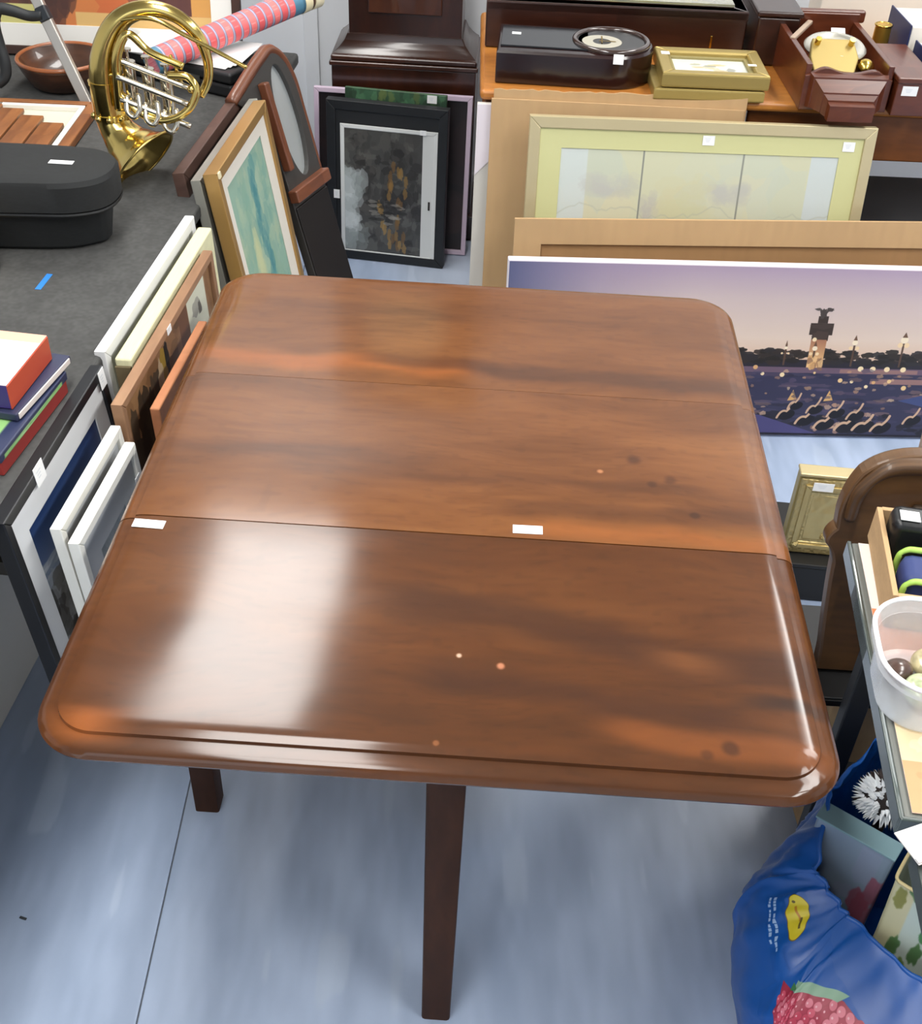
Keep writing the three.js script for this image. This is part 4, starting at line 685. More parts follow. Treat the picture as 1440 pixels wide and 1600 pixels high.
{
  const o = lean('canvas_print', 'wide canvas photograph of a city bridge at dusk, on the floor right of the table', 'picture', { x: 0.66, z: -1.116, yaw: 4.2, tilt: 9, t: 0.03 });
  const W = 1.20, H = 0.435;
  const img = print(1536, 560, (c, w, h) => {
    const r = rng(71), g = c.createLinearGradient(0, 0, 0, h * 0.58); g.addColorStop(0, '#ad9ab0'); g.addColorStop(0.3, '#cab8b8'); g.addColorStop(0.7, '#dfcabb'); g.addColorStop(1, '#dcb79c'); c.fillStyle = g; c.fillRect(0, 0, w, h);
    const g2 = c.createLinearGradient(0, 0, w * 0.36, 0); g2.addColorStop(0, 'rgba(84,90,128,0.9)'); g2.addColorStop(0.5, 'rgba(140,128,158,0.45)'); g2.addColorStop(1, 'rgba(150,130,160,0)'); c.fillStyle = g2; c.fillRect(0, 0, w, h * 0.6);
    const X = m => (m + 0.6) / W * w, Y = m => h - m / H * h;                        // metres on the canvas to pixels
    c.fillStyle = '#2a2732'; c.fillRect(0, Y(0.205), w, h);
    for (let i = 0; i < 260; i++) blob(c, r, r() * w, Y(0.195 + 0.035 * r()), 22, 9, ['#26221f', '#2e2a2c', '#332b28'][i % 3], 0.9);
    c.fillStyle = '#6a5668'; c.fillRect(0, Y(0.185), w, h * 0.035); c.fillStyle = '#35344e'; c.fillRect(0, Y(0.17), w, h);
    for (let i = 0; i < 90; i++) blob(c, r, r() * w, Y(0.03 + 0.14 * r()), 46, 6, ['#2b2b45', '#403e5c', '#574a60', '#2a2838'][i % 4], 0.6);
    c.fillStyle = '#94716e'; c.fillRect(X(0.22), Y(0.182), w * 0.16, 13); c.fillRect(X(0.30), Y(0.158), w * 0.18, 18);
    const lamp = (m, y, s, col) => { c.fillStyle = col; c.beginPath(); c.arc(X(m), Y(y), s, 0, 7); c.fill(); };
    // column with a statue, lit from below
    const cx = 0.155; c.fillStyle = '#3d322e'; c.fillRect(X(cx - 0.028), Y(0.30), X(0.056) - X(0), Y(0.27) - Y(0.30)); c.fillRect(X(cx - 0.02), Y(0.272), X(0.04) - X(0), Y(0.255) - Y(0.272));
    c.fillRect(X(cx - 0.012), Y(0.318), X(0.024) - X(0), Y(0.30) - Y(0.318)); blob(c, r, X(cx), Y(0.292), 34, 9, '#463a36'); blob(c, r, X(cx), Y(0.27), 24, 14, '#4a3c36'); blob(c, r, X(cx - 0.002), Y(0.325), 13, 16, '#4a4240'); blob(c, r, X(cx + 0.012), Y(0.334), 12, 7, '#4a4240'); blob(c, r, X(cx - 0.016), Y(0.335), 10, 4, '#5a5250');
    const gc = c.createLinearGradient(0, Y(0.258), 0, Y(0.185)); gc.addColorStop(0, '#a8745a'); gc.addColorStop(1, '#f0c486'); c.fillStyle = gc; c.fillRect(X(cx - 0.02), Y(0.258), X(0.038) - X(0), Y(0.185) - Y(0.258)); lamp(cx - 0.012, 0.258, 7, '#f4dcb4');
    for (const [m, y, s] of [[0.078, 0.235, 5], [0.148, 0.235, 8], [0.243, 0.252, 9], [0.362, 0.262, 12], [0.5, 0.25, 10], [-0.06, 0.235, 5], [-0.2, 0.235, 5], [-0.34, 0.24, 6]]) {
      c.fillStyle = '#5a4438'; c.fillRect(X(m) - 3, Y(y + 0.01), 6, Y(0.19) - Y(y + 0.01)); lamp(m, y, s, '#f3e2c6'); lamp(m - 0.008, y - 0.014, s * 0.7, '#efd2a6'); lamp(m + 0.008, y - 0.014, s * 0.7, '#efd2a6'); c.fillStyle = '#6a4e3c'; c.beginPath(); c.moveTo(X(m), Y(y + 0.02)); c.lineTo(X(m) - s * 0.7, Y(y + 0.006)); c.lineTo(X(m) + s * 0.7, Y(y + 0.006)); c.fill();
    }
    for (let i = 0; i < 26; i++) lamp(-0.55 + 1.12 * r(), 0.13 + 0.06 * r(), 4 + 5 * r(), ['#e8c48c', '#f0d8ac', '#d8a874'][i % 3]);
    for (const m of [0.27, 0.30, 0.335, 0.375]) lamp(m, 0.184, 9, '#f3dcb0');
    for (const m of [0.115, 0.205]) { c.fillStyle = '#d2a56a'; c.beginPath(); c.moveTo(X(m), Y(0.125)); c.lineTo(X(m) - 14, Y(0.095)); c.lineTo(X(m) + 16, Y(0.098)); c.fill(); }
    for (let i = 0; i < 150; i++) blob(c, r, r() * w, Y(0.06 + 0.12 * r()), 10 + 26 * r(), 3 + 5 * r(), ['#5e5068', '#6e5a66', '#494660', '#7d655f', '#35344c', '#8a6e68'][i % 6], 0.55);
    for (let i = 0; i < 60; i++) blob(c, r, r() * w, Y(0.075 + 0.10 * r()), 4 + 9 * r(), 3 + 4 * r(), ['#c79a72', '#d8b08a', '#a97f66', '#e6c79c'][i % 4], 0.6);
    for (let i = 0; i < 70; i++) blob(c, r, r() * w, Y(0.012 + 0.05 * r()), 12 + 20 * r(), 6 + 8 * r(), ['#1a1922', '#24222e', '#2e2b38'][i % 3], 0.75);
    for (let i = 0; i < 40; i++) blob(c, r, X(-0.05 + 0.42 * r()), Y(0.012 + 0.075 * r()), 6 + 8 * r(), 4 + 5 * r(), ['#b9917a', '#cda98c', '#8f6f62'][i % 3], 0.7);
    for (let i = 0; i < 16; i++) blob(c, r, X(cx) + 40 * (r() - 0.5), Y(0.186 + 0.02 * r()), 9, 12, ['#d9a870', '#e8bf88', '#8a6650'][i % 3], 0.7);
    c.strokeStyle = '#cda98c'; c.lineCap = 'round';
    for (const [m, y, s] of [[0.10, 0.06, 1], [0.15, 0.045, 1.1], [0.20, 0.035, 1.2], [0.255, 0.03, 1.3], [0.30, 0.03, 1.3], [0.12, 0.085, 0.8], [0.17, 0.075, 0.9], [0.225, 0.066, 1], [0.275, 0.06, 1], [0.345, 0.028, 1.2], [0.42, 0.05, 1], [-0.1, 0.05, 1], [-0.3, 0.06, 1]]) {
      c.fillStyle = '#15141d'; c.beginPath(); c.ellipse(X(m + 0.01), Y(y - 0.004), 26 * s, 16 * s, -0.4, 0, 7); c.fill();
      c.lineWidth = 7 * s; c.beginPath(); c.moveTo(X(m) - 18 * s, Y(y - 0.012)); c.quadraticCurveTo(X(m) - 8, Y(y + 0.012), X(m) + 10 * s, Y(y + 0.006)); c.quadraticCurveTo(X(m) + 22 * s, Y(y + 0.016), X(m) + 26 * s, Y(y + 0.03)); c.stroke();
    }
    c.fillStyle = '#4a4675'; c.beginPath(); c.moveTo(X(0.04), Y(0.055)); c.lineTo(X(0.21), Y(0.0)); c.lineTo(X(-0.1), h); c.lineTo(X(-0.1), Y(0.06)); c.fill();
    c.fillStyle = '#3f4a78'; c.beginPath(); c.moveTo(X(0.38), Y(0.10)); c.lineTo(X(0.6), Y(0.16)); c.lineTo(X(0.6), Y(0.05)); c.fill();
    c.fillStyle = '#191722'; c.fillRect(0, Y(0.006), w, h);
  }, 0.45);
  part(o, 'stretched_canvas', box(W, H, 0.028, 0.003, 0, H / 2, -0.0145), M('#e6dfe8', 0.7));
  part(o, 'print', new THREE.BoxGeometry(W - 0.006, H - 0.006, 0.0008), img, [0, H / 2 - 0.001, -0.0002]);
}

// ------------------------------------------------------------------ right-hand table with odds and ends
const RY = 0.70;
{
  const t = thing('side_table', 'table with a dark green glass edge on the right, holding a plastic tub and boxes', 'table', [0.521, 0, 0.12], R(-4.4));
  part(t, 'tabletop', box(0.86, 0.02, 0.442, 0.004, 0.43, RY - 0.0115, 0.221), M('#6f716c', 0.5));
  part(t, 'glass_edge', [box(0.006, 0.026, 0.446, 0.002, -0.002, RY - 0.014, 0.221), box(0.864, 0.026, 0.006, 0.002, 0.428, RY - 0.014, 0.443)], M('#3f4a47', 0.15, { clearcoat: 1 }));
  for (const [x, z] of [[0.06, 0.05], [0.80, 0.05], [0.80, 0.39]]) part(t, 'leg', box(0.03, RY - 0.024, 0.03, 0.003, x, (RY - 0.024) / 2 + 0.001, z), M('#141415', 0.5));
  part(t, 'stretcher', box(0.74, 0.03, 0.02, 0.003, 0.43, 0.30, 0.05), M('#141415', 0.5));
  const sh = thing('printed_sheet', 'cream, white and orange printed sheet spread along the edge under the plastic tub', 'paper', [0.521, RY, 0.12], R(-4.4));
  part(sh, 'sheet', box(0.10, 0.0015, 0.432, 0.0005, 0.058, 0.0012, 0.221), print(128, 512, (c, w, h) => {
    const r = rng(3); c.fillStyle = '#ece4de'; c.fillRect(0, 0, w, h); c.fillStyle = '#e08a5c'; c.fillRect(0, h * 0.29, w, h * 0.2);
    c.fillStyle = '#dcc49c'; c.fillRect(0, h * 0.56, w, h * 0.28); for (let i = 0; i < 30; i++) blob(c, r, r() * w, h * (0.58 + 0.24 * r()), 16, 12, ['#e8d6b0', '#cdb48a', '#efe2c4'][i % 3], 0.6);
    c.fillStyle = '#e09a70'; c.fillRect(0, h * 0.84, w, h * 0.16); for (let i = 0; i < 10; i++) blob(c, r, r() * w, h * (0.86 + 0.12 * r()), 14, 8, '#d98a60', 0.5);
  }, 0.6));
  const bx = thing('cardboard_tray', 'shallow tan cardboard tray of black gadgets on the glass-edged table', 'box', [0.694, RY + 0.003, 0.214], R(-6));
  part(bx, 'wall', box(0.32, 0.004, 0.17, 0.001, 0, 0.003, 0), matCard);
  for (const [w, d, x, z] of [[0.007, 0.17, -0.158, 0], [0.007, 0.17, 0.158, 0], [0.31, 0.007, 0, -0.083], [0.31, 0.007, 0, 0.083]]) part(bx, 'wall', box(w, 0.05, d, 0.001, x, 0.026, z), matCard);
  const cm = thing('camera', 'black camera with a white label in the rear of the cardboard tray', 'camera', [0.612, RY + 0.0095, 0.162], R(-8));
  part(cm, 'body', box(0.13, 0.068, 0.045, 0.012, 0, 0.035, 0), M('#17181a', 0.35)); part(cm, 'lens', T(lathe([[0, 0], [0.028, 0], [0.03, 0.03], [0.026, 0.04], [0.02, 0.036], [0, 0.03]], 30), 0.02, 0.036, 0.0, Math.PI / 2), M('#0f1011', 0.2, { clearcoat: 1 })); part(cm, 'label', box(0.024, 0.001, 0.02, 0.0003, -0.045, 0.0695, 0.005), M('#e8ecee', 0.5)); part(cm, 'button', T(new THREE.CylinderGeometry(0.007, 0.007, 0.006, 16), 0.04, 0.071, 0), M('#7a2c34', 0.4));
  const bl = thing('gadget_case', 'navy blue pouch with lime green piping, in the front of the cardboard tray', 'pouch', [0.616, RY + 0.0095, 0.240], R(-8));
  part(bl, 'body', box(0.14, 0.05, 0.055, 0.014, 0, 0.0255, 0), M('#2c3a6e', 0.6)); part(bl, 'piping', [0.03, -0.03].map(z => sweep(roundRect(0.138, 0.048, 0.014, 4).map(([x, y]) => [x, 0.026 + y, z]), [0.004], { seg: 60, ring: 8, closed: true })), M('#a5cc5c', 0.5));
  const rod = thing('black_gadget', 'glossy black hand-held gadget lying at the right of the cardboard tray', 'gadget', [0.765, RY + 0.0095, 0.212], R(84));
  part(rod, 'body', box(0.15, 0.04, 0.06, 0.016, 0, 0.0205, 0), M('#101113', 0.2, { clearcoat: 1 })); part(rod, 'panel', box(0.09, 0.002, 0.036, 0.001, 0, 0.0405, 0), M('#3a3c40', 0.3));
  // tub
  const tub = thing('plastic_tub', 'translucent white plastic tub of polished stones at the table edge', 'tub', [0.588, RY + 0.0025, 0.392], R(-4.4));
  const wallp = [[0.188, 0.168, 0.04, 0.001], [0.196, 0.176, 0.045, 0.004], [0.204, 0.184, 0.048, 0.05], [0.208, 0.188, 0.05, 0.060], [0.222, 0.202, 0.055, 0.062], [0.224, 0.204, 0.056, 0.074], [0.220, 0.200, 0.055, 0.077], [0.214, 0.194, 0.053, 0.074], [0.206, 0.186, 0.05, 0.05], [0.196, 0.176, 0.045, 0.006], [0.186, 0.166, 0.04, 0.004]];
  part(tub, 'tub_body', loft(wallp.map(([w, d, r, y]) => roundRect(w, d - 0.05, r, 8).map(([x, z]) => [x, y, z])), true, true, 0.7), M('#f2f4f6', 0.22, { transmission: 0.72, thickness: 0, ior: 1.45 }));
  part(tub, 'rim', sweep(roundRect(0.22, 0.15, 0.055, 8).map(([x, z]) => [x, 0.0755, z]), [0.003], { seg: 140, ring: 8, closed: true }), M('#eef0f2', 0.3));
  const rr = rng(21), stones = [[-0.052, 0.012, 0.021, '#b9c39a', 'mottled pale green egg-shaped stone at the near left of the tub'], [-0.034, -0.036, 0.018, '#c2b58c', 'cream-yellow stone behind the green egg stone'], [0.0, -0.012, 0.022, '#4a3428', 'dark brown stone in the middle of the tub'], [-0.012, 0.038, 0.02, '#5c4434', 'rounded brown stone at the front of the tub'], [0.038, 0.03, 0.022, '#6a4248', 'purple-brown stone at the front right of the tub'], [-0.07, -0.02, 0.017, '#4b352c', 'small dark stone against the left wall of the tub'], [0.052, -0.03, 0.02, '#8a7a5a', 'tan stone at the back right of the tub'], [0.012, -0.046, 0.016, '#594a3c', 'grey-brown stone at the back of the tub']];
  for (const [x, z, r, col, label] of stones) {
    const s = thing('polished_stone', label, 'stone', [0.588 + x, RY + 0.0075 + r * 0.72, 0.392 + z], rr() * 3);
    const g = new THREE.SphereGeometry(r, 28, 20); g.scale(1.12, 0.72, 0.92);
    const base = new THREE.Color(col), b = [base.r, base.g, base.b].map(k => Math.pow(k, 1 / 2.2) * 255), k0 = rr() * 50;
    part(s, 'stone', g, new THREE.MeshPhysicalMaterial({ map: dataTex(64, 64, (u, v) => { const k = 0.78 + 0.44 * fbm(u * 9 + k0, v * 6, 3); return b.map(q => q * k); }), roughness: 0.25, clearcoat: 0.5 }));
  }
  // next table and the loose card
  const t2 = thing('side_table', 'second table at the lower right corner, its tan top bordered by a dark edge', 'table', [0.492, 0, 0.60], R(-4));
  part(t2, 'tabletop', box(0.8, 0.02, 0.7, 0.004, 0.402, RY - 0.012, 0.35), M('#a9855e', 0.6)); part(t2, 'edge_strip', box(0.006, 0.026, 0.7, 0.002, -0.001, RY - 0.015, 0.35), M('#3f4644', 0.3));
  for (const [x, z] of [[0.72, 0.06], [0.72, 0.64]]) part(t2, 'leg', box(0.03, RY - 0.024, 0.03, 0.003, x, (RY - 0.024) / 2 + 0.001, z), M('#141415', 0.5));
  const cd = thing('white_card', 'plain pale grey card bridging the two tables at the right edge', 'card', [0.545, RY + 0.004, 0.575], R(24));
  part(cd, 'card', box(0.15, 0.002, 0.04, 0.0006, 0, 0.0025, 0), M('#d9d5d2', 0.6)); part(cd, 'fold', box(0.15, 0.0015, 0.006, 0.0004, 0, 0.0042, 0.016), M('#cfcac6', 0.6));
}
{
  // carved wooden back between the tables
  const o = lean('carved_headboard', 'brown carved wooden back with a curved scrolled outline, leaning behind the glass-edged table', 'furniture', { x: 0.55, y: 0.40, z: 0.072, yaw: 0, tilt: 4, t: 0.03 });
  const s = new THREE.Shape(); s.moveTo(0.31, 0.40); s.lineTo(0.31, 0.70); s.quadraticCurveTo(0.20, 0.79, 0.06, 0.785); s.quadraticCurveTo(0.012, 0.782, -0.012, 0.752); s.quadraticCurveTo(-0.028, 0.722, -0.028, 0.685); s.lineTo(-0.026, 0.66); s.quadraticCurveTo(-0.040, 0.645, -0.034, 0.632); s.quadraticCurveTo(-0.022, 0.62, -0.018, 0.60); s.quadraticCurveTo(-0.016, 0.55, -0.002, 0.44); s.lineTo(0.0, 0.40); s.closePath();
  const wd = timber([[50, 32, 14], [80, 53, 26], [106, 74, 40]], { seed: 30, w: 256, h: 256 }, { roughness: 0.5, clearcoat: 0.2 });
  part(o, 'panel', T(prism(s, 0.026, 0.004), 0, -0.40, -0.03), wd);
  part(o, 'moulding', sweep([[0.29, 0.715, 0.0], [0.2, 0.765, 0.0], [0.08, 0.772, 0.0], [0.016, 0.762, 0.0], [-0.010, 0.725, 0.0], [-0.014, 0.68, 0.0]].map(([x, y, z]) => [x, y - 0.40, z]), [0.012, 0.012, 0.013, 0.012, 0.010, 0.008], { seg: 50, ring: 10 }), wd);
  part(o, 'inner_panel', box(0.19, 0.10, 0.012, 0.006, 0.16, 0.26, 0.0), M('#3a2a1a', 0.6));
  const p = lean('framed_picture', 'pale gilt-edged frame half hidden behind the carved wooden back', 'picture', { x: 1.06, z: -0.50, yaw: -2, tilt: 12, t: 0.03 });
  picture(p, { w: 0.36, h: 0.43, r: 0.022, t: 0.03, frame: M('#b59a86', 0.4, { metalness: 0.2 }), img: M('#8a7466', 0.6) });
  const b = thing('brass_box', 'embossed brass-covered slim box with a white sticker, standing between the tables', 'box', [0.735, 0.102, -0.575], R(-3));
  const em = dataTex(256, 256, (u, v) => { const e = Math.min(u, 1 - u, v, 1 - v), k = 70 + 120 * sm(0.10, 0.12, e) * (1 - sm(0.15, 0.17, e)) + (e > 0.2 ? 150 * fbm(u * 9, v * 9, 2) : 60 * vnoise(u * 40, v * 40)); return [k, k, k]; }, false);
  const brs = new THREE.MeshPhysicalMaterial({ color: '#c6b27c', metalness: 0.75, roughness: 0.42, bumpMap: em, bumpScale: 0.006 });
  part(b, 'box_body', box(0.155, 0.195, 0.03, 0.004, 0, 0.0975, 0), M('#a8935a', 0.45, { metalness: 0.7 }));
  part(b, 'embossed_front', box(0.148, 0.19, 0.008, 0.003, 0, 0.0975, 0.016), brs); part(b, 'lid', box(0.158, 0.008, 0.036, 0.003, 0, 0.1985, 0), M('#c9b98e', 0.4, { metalness: 0.7 }));
  part(b, 'boss', [[-0.055, 0.025], [0.055, 0.025], [0.055, 0.17], [0, 0.05], [0.058, 0.105], [0.03, 0.14], [0.04, 0.08]].map(([x, y]) => T(new THREE.SphereGeometry(0.009, 14, 10), x, y, 0.019)), brs);
  part(b, 'raised_border', rails(0.125, 0.16, 0.01, 0.006).map(q => T(q, 0, 0.018, 0.023)), brs);
  tag(b, -0.03, 0.178, 0.0238, 0.04, 0.02);
  const k = thing('black_plinth', 'low black crate under the embossed brass box', 'crate', [0.735, 0, -0.625], R(-3));
  part(k, 'crate_body', box(0.22, 0.09, 0.2, 0.004, 0, 0.046, 0), M('#131314', 0.6)); part(k, 'lid', box(0.226, 0.01, 0.206, 0.003, 0, 0.0965, 0), M('#161617', 0.6));
  const c1 = thing('cardboard_box', 'closed brown cardboard box on the floor in the shade under the carved wooden back', 'box', [0.78, 0, 0.03], R(4));
  part(c1, 'box_body', box(0.34, 0.20, 0.21, 0.003, 0, 0.101, 0), matCard); part(c1, 'flap', box(0.34, 0.004, 0.104, 0.001, 0, 0.203, -0.053), matCard); part(c1, 'flap', box(0.34, 0.004, 0.104, 0.001, 0, 0.203, 0.053), matCard);
  const c2 = thing('cardboard_box', 'upper brown cardboard box of the stack that carries the carved wooden back', 'box', [0.74, 0.206, 0.03], R(-3));
  part(c2, 'box_body', box(0.32, 0.17, 0.17, 0.003, 0, 0.086, 0), matCard); part(c2, 'tape', box(0.322, 0.001, 0.04, 0.0003, 0, 0.172, 0), M('#a98a60', 0.4));
  const bd = thing('black_board', 'thin black board on top of the cardboard boxes, under the carved wooden back', 'board', [0.72, 0.3795, 0.02], R(0));
  part(bd, 'board', box(0.40, 0.018, 0.20, 0.002, 0, 0.0095, 0), M('#151516', 0.5)); part(bd, 'edge_strip', box(0.402, 0.012, 0.004, 0.001, 0, 0.0095, 0.1005), M('#0e0e0f', 0.4));
}
{
  const t = thing('scrap', 'tiny dark scrap of litter on the vinyl floor in the lower left', 'litter', [-0.645, 0.0006, 0.329], R(-15));
  part(t, 'strip', box(0.012, 0.0015, 0.004, 0.0005, 0, 0.001, 0), M('#2c3036', 0.7));
}
// ------------------------------------------------------------------ blue shopping bag and what sticks out of it
{
  const t = thing('shopping_bag', 'bulging bright blue shopping bag with a yellow oval badge and raspberry print', 'bag', [0, 0, 0]);
  // control loops: floor, belly, shoulder, rim (same corner order: left corner, rear left, rear right, right, front right, front left)
  const loops = [
    [[0.462, 0.003, 0.40], [0.55, 0.003, 0.23], [0.70, 0.003, 0.20], [0.84, 0.003, 0.26], [0.84, 0.003, 0.66], [0.60, 0.003, 0.68], [0.47, 0.003, 0.60]],
    [[0.424, 0.19, 0.372], [0.53, 0.20, 0.24], [0.69, 0.20, 0.17], [0.86, 0.20, 0.22], [0.87, 0.18, 0.70], [0.60, 0.18, 0.72], [0.44, 0.17, 0.60]],
    [[0.442, 0.29, 0.368], [0.525, 0.31, 0.27], [0.66, 0.32, 0.17], [0.86, 0.32, 0.22], [0.87, 0.30, 0.68], [0.62, 0.28, 0.64], [0.47, 0.27, 0.53]],
    [[0.505, 0.345, 0.385], [0.532, 0.405, 0.292], [0.625, 0.425, 0.20], [0.84, 0.42, 0.24], [0.85, 0.38, 0.62], [0.63, 0.33, 0.535], [0.545, 0.325, 0.435]],
  ];
  const N = 84, ring = loops.map((l, k) => { const c = new THREE.CatmullRomCurve3(l.map(V), true, 'catmullrom', 0.10); return Array.from({ length: N }, (_, i) => c.getPoint(i / N)); });
  const surf = (u, v, off = 0) => {
    const i = Math.min(2, Math.floor(v * 3)), f = v * 3 - i, a = ((u % 1) + 1) % 1 * N, j = Math.floor(a) % N, g = a - Math.floor(a), j2 = (j + 1) % N;
    const col = k => { const q = ring[clamp(k, 0, 3)]; return q[j].clone().lerp(q[j2], g); };
    const p0 = col(i - 1), p1 = col(i), p2 = col(i + 1), p3 = col(i + 2);
    const cr = (A, B, C, D) => 0.5 * (2 * B + (C - A) * f + (2 * A - 5 * B + 4 * C - D) * f * f + (3 * B - A - 3 * C + D) * f * f * f);
    const p = new THREE.Vector3(cr(p0.x, p1.x, p2.x, p3.x), cr(p0.y, p1.y, p2.y, p3.y), cr(p0.z, p1.z, p2.z, p3.z));
    const ctr = new THREE.Vector3(0.67, p.y, 0.44), out = p.clone().sub(ctr).setY(0).normalize();
    const uu = Math.cos(u * Math.PI * 2) * 3, ww = Math.sin(u * Math.PI * 2) * 3;
    const n1 = Math.abs(fbm(uu * 1.3 + v * 3.1, ww * 1.3 + v * 1.2, 3) - 0.5), n2 = fbm(uu * 3 - v * 5, ww * 3 + v * 4, 2) - 0.5;
    const amp = sm(0, 0.2, v) * (1 - 0.3 * sm(0.85, 1, v));
    return p.addScaledVector(out, amp * (0.045 * (0.10 - n1) + 0.008 * n2) + off);
  };
  const sheet = (u0, u1, v0, v1, nu, nv, off, flip = false) => {
    const pos = [], uv = [], idx = [];
    for (let j = 0; j <= nv; j++) for (let i = 0; i <= nu; i++) { const p = surf(u0 + (u1 - u0) * i / nu, v0 + (v1 - v0) * j / nv, off); pos.push(p.x, Math.max(p.y, 0.002), p.z); uv.push(i / nu, j / nv); }
    for (let j = 0; j < nv; j++) for (let i = 0; i < nu; i++) { const a = j * (nu + 1) + i, b = a + nu + 1; flip ? idx.push(a, b, a + 1, b, b + 1, a + 1) : idx.push(a, a + 1, b, b, a + 1, b + 1); }
    const g = new THREE.BufferGeometry(); g.setAttribute('position', new THREE.Float32BufferAttribute(pos, 3)); g.setAttribute('uv', new THREE.Float32BufferAttribute(uv, 2)); g.setIndex(idx); g.computeVertexNormals(); return g;
  };
  // a print lying on the bag: centre and two edge directions given in the bag's own (u, v)
  const patch = (u0, v0, ru, rv, du, dv, n, off) => {
    const pos = [], uv = [], idx = [];
    for (let j = 0; j <= n; j++) for (let i = 0; i <= n; i++) { const a = i / n - 0.5, b = j / n - 0.5, p = surf(u0 + ru * a + du * b, clamp(v0 + rv * a + dv * b, 0, 0.995), off); pos.push(p.x, Math.max(p.y, 0.002), p.z); uv.push(i / n, 1 - j / n); }
    for (let j = 0; j < n; j++) for (let i = 0; i < n; i++) { const a = j * (n + 1) + i, b = a + n + 1; idx.push(a, b, a + 1, b, b + 1, a + 1); }
    const g = new THREE.BufferGeometry(); g.setAttribute('position', new THREE.Float32BufferAttribute(pos, 3)); g.setAttribute('uv', new THREE.Float32BufferAttribute(uv, 2)); g.setIndex(idx); g.computeVertexNormals(); return g;
  };
  const blue = new THREE.MeshPhysicalMaterial({ color: '#0b56aa', roughness: 0.42, clearcoat: 0.25, clearcoatRoughness: 0.35, side: THREE.DoubleSide });
  part(t, 'bag_body', [sheet(0, 1, 0, 1, 168, 48, 0), sheet(0, 1, 0, 1, 168, 48, -0.003, true)], blue);
    const rim = Array.from({ length: 90 }, (_, i) => surf(i / 90, 0.995, -0.001).toArray());
  part(t, 'rim', sweep(rim, [0.0035], { seg: 180, ring: 8, closed: true }), blue);
  part(t, 'bag_base', loft([Array.from({ length: 60 }, (_, i) => { const p = surf(i / 60, 0, -0.004); return [p.x, 0.004, p.z]; }), Array.from({ length: 60 }, (_, i) => { const p = surf(i / 60, 0, -0.004); return [p.x, 0.008, p.z]; })], true, true, 0.5), blue);
  const white = (c, w, h, f) => { c.fillStyle = '#0b56aa'; c.fillRect(0, 0, w, h); f(c, w, h); };
  part(t, 'badge', patch(0.929, 0.81, -0.0096, 0.090, -0.046, -0.075, 24, 0.0012), print(128, 256, (c, w, h) => { c.fillStyle = '#0b56aa'; c.fillRect(0, 0, w, h); c.fillStyle = '#7a5a1a'; c.beginPath(); c.ellipse(w / 2, h / 2, w * 0.47, h * 0.47, 0, 0, 7); c.fill(); c.fillStyle = '#e2cf2e'; c.beginPath(); c.ellipse(w / 2, h / 2, w * 0.44, h * 0.45, 0, 0, 7); c.fill(); c.strokeStyle = '#c98a26'; c.lineWidth = 11; c.beginPath(); c.moveTo(w * 0.40, h * 0.3); c.quadraticCurveTo(w * 0.55, h * 0.5, w * 0.56, h * 0.62); c.stroke(); c.fillStyle = '#6a5c1c'; c.beginPath(); c.ellipse(w * 0.34, h * 0.2, 9, 8, 0, 0, 7); c.fill(); c.fillRect(w * 0.56, h * 0.55, 12, h * 0.22); }, 0.4));
  part(t, 'lettering', patch(0.928, 0.70, -0.0096, 0.090, -0.066, -0.085, 24, 0.0012), print(128, 320, (c, w, h) => white(c, w, h, () => {
    c.fillStyle = '#a9c6ec'; c.save(); c.translate(w * 0.42, h * 0.02); c.rotate(Math.PI / 2); const r = rng(5);
    let x = 0; for (let k = 0; k < 11; k++) { const q = 10 + 9 * r(); c.fillRect(x, -30, q, 17 + 8 * r()); x += q + (k % 4 === 3 ? 12 : 3); } x = 0; for (let k = 0; k < 10; k++) { const q = 9 + 9 * r(); c.fillRect(x, 14, q, 15 + 7 * r()); x += q + (k % 3 === 2 ? 11 : 3); } c.restore(); }), 0.4));
  part(t, 'raspberry_print', patch(0.848, 0.615, -0.045, 0.42, -0.09, -0.17, 40, 0.0012), print(320, 320, (c, w, h) => { const r = rng(7); c.fillStyle = '#0b56aa'; c.fillRect(0, 0, w, h);
    c.fillStyle = '#a82c46'; c.beginPath(); c.moveTo(0, h); c.lineTo(0, h * 0.55); c.lineTo(w * 0.42, h * 0.03); c.lineTo(w * 0.95, h * 0.75); c.lineTo(w, h); c.fill();
    for (let j = 0; j < 15; j++) for (let i = 0; i < 16; i++) { const x = w * (i + 0.5 * (j % 2)) / 15, y = h * j / 14; if (y < h * (0.55 - 1.24 * x / w) || y < h * (0.03 + 1.36 * (x / w - 0.42)) || (x > w * 0.42 && y < h * (1.36 * (x / w - 0.42) + 0.08))) continue; c.fillStyle = ['#d8556e', '#c43e58', '#e07a8c', '#b0324c'][Math.floor(r() * 4)]; c.beginPath(); c.arc(x, y, 11, 0, 7); c.fill(); c.fillStyle = '#f0b4c0'; c.beginPath(); c.arc(x - 3, y - 3, 2.6, 0, 7); c.fill(); }
    c.fillStyle = '#8fb59a'; c.beginPath(); c.moveTo(w * 0.55, h * 0.2); c.lineTo(w * 0.62, h * 0.16); c.lineTo(w, h * 0.75); c.lineTo(w * 0.9, h * 0.72); c.fill(); c.fillStyle = '#3f7a4a'; c.beginPath(); c.moveTo(w * 0.5, h * 0.16); c.lineTo(w * 0.56, h * 0.13); c.lineTo(w * 0.62, h * 0.26); c.fill(); }, 0.45));
  const g = thing('gift_bag', 'white paper gift bag with green and brown leaf print, standing inside the blue bag', 'bag', [0.670, 0.012, 0.468], R(-35));
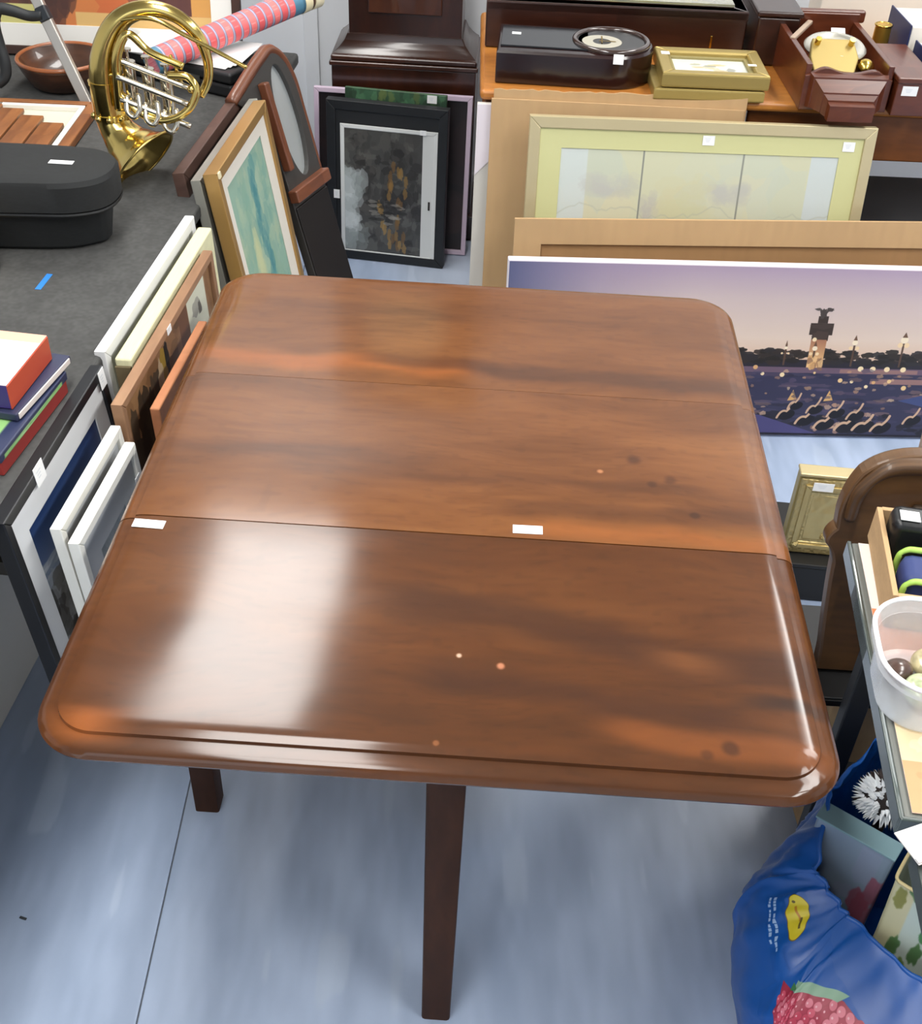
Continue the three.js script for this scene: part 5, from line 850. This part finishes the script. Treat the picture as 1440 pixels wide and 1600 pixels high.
  const leaf = print(256, 256, (c, w, h) => {
    const r = rng(51); c.fillStyle = '#cfdcd0'; c.fillRect(0, 0, w, h); c.fillStyle = '#d8d2a8'; c.fillRect(w * 0.08, 0, w * 0.16, h); 
    for (let i = 0; i < 26; i++) blob(c, r, w * (0.1 + 0.3 * r()), r() * h, 6, 10, ['#6f8f45', '#557f4a', '#8a8a44', '#4f8a52'][i % 4], 0.9);
    for (let i = 0; i < 16; i++) blob(c, r, w * (0.45 + 0.25 * r()), h * (0.15 + 0.6 * r()), 9, 18, ['#8a6a35', '#9a7a40', '#b0803a', '#7a5c30'][i % 4], 0.9);
    blob(c, r, w * 0.8, h * 0.45, 12, 18, '#3f5a9a', 0.9); blob(c, r, w * 0.72, h * 0.6, 10, 20, '#c98a3c', 0.9);
  }, 0.4, { side: THREE.DoubleSide });
  part(g, 'paper_wall', loft([[0.17, 0.075, 0.001], [0.17, 0.075, 0.30], [0.178, 0.08, 0.42]].map(([w, d, y]) => roundRect(w, d, 0.006, 3).map(([x, z]) => [x, y, z])), true, false, 0.6, (p) => [p[0] * 3 + p[2] * 3 + 0.3, p[1] * 1.7]), leaf);
  part(g, 'top_fold', sweep(roundRect(0.178, 0.08, 0.008, 3).map(([x, z]) => [x, 0.42, z]), [0.0025], { seg: 90, ring: 6, closed: true }), M('#cdbd8c', 0.6));
  const tp = thing('paper_bag', 'pale blue-grey paper bag with a pink floral print, left of the leaf-printed gift bag', 'bag', [0.562, 0.012, 0.348], R(-35));
  part(tp, 'paper_wall', loft([[0.10, 0.03, 0.001], [0.105, 0.032, 0.28], [0.11, 0.03, 0.375]].map(([w, d, y]) => roundRect(w, d, 0.006, 3).map(([x, z]) => [x, y, z])), true, true, 0.6, (p) => [p[0] * 5 + p[2] * 5, p[1] * 3]), print(128, 128, (c, w, h) => { const r = rng(52); c.fillStyle = '#8fa0b4'; c.fillRect(0, 0, w, h); for (let i = 0; i < 30; i++) blob(c, r, r() * w, r() * h, 9, 14, ['#9aa2bd', '#7d9aa8', '#a7b0c4'][i % 3], 0.6); for (let i = 0; i < 9; i++) blob(c, r, w * (0.2 + 0.3 * r()), r() * h, 7, 12, '#a0566a', 0.8); }, 0.5));
  part(tp, 'top_fold', box(0.112, 0.004, 0.032, 0.001, 0, 0.377, 0), M('#86a7b0', 0.6));
  const fp = thing('frosted_cone', 'dark bristly cone tipped with white frost, poking out of the blue bag', 'decoration', [0.612, 0.395, 0.296], 0);
  const br = rng(8), tufts = [], dark = [], core = new THREE.SphereGeometry(0.034, 24, 18); core.scale(1.1, 0.8, 0.85);
  for (let i = 0; i < 320; i++) {
    const a = br() * Math.PI * 2, e = Math.acos(1 - 1.5 * br()), d = new THREE.Vector3(Math.sin(e) * Math.cos(a), Math.cos(e), Math.sin(e) * Math.sin(a)), c = new THREE.ConeGeometry(0.0045, 0.018, 5);
    c.applyQuaternion(new THREE.Quaternion().setFromUnitVectors(new THREE.Vector3(0, 1, 0), d)); c.translate(d.x * 0.042, d.y * 0.032, d.z * 0.034);
    (0.6 * d.z + 0.75 * d.y - 0.3 * d.x + 0.7 * (br() - 0.5) > 0.02 ? tufts : dark).push(c);
  }
  part(fp, 'core', core, M('#1c1210', 0.8));
  part(fp, 'frosted_tips', tufts, M('#eef1f4', 0.5)).userData.kind = 'stuff'; part(fp, 'dark_tips', dark, M('#2a1a17', 0.7)).userData.kind = 'stuff';
  part(fp, 'stem', T(new THREE.CylinderGeometry(0.008, 0.01, 0.37, 12), 0, -0.20, 0), M('#2c1d18', 0.8));
}
renderer.render(scene, camera);
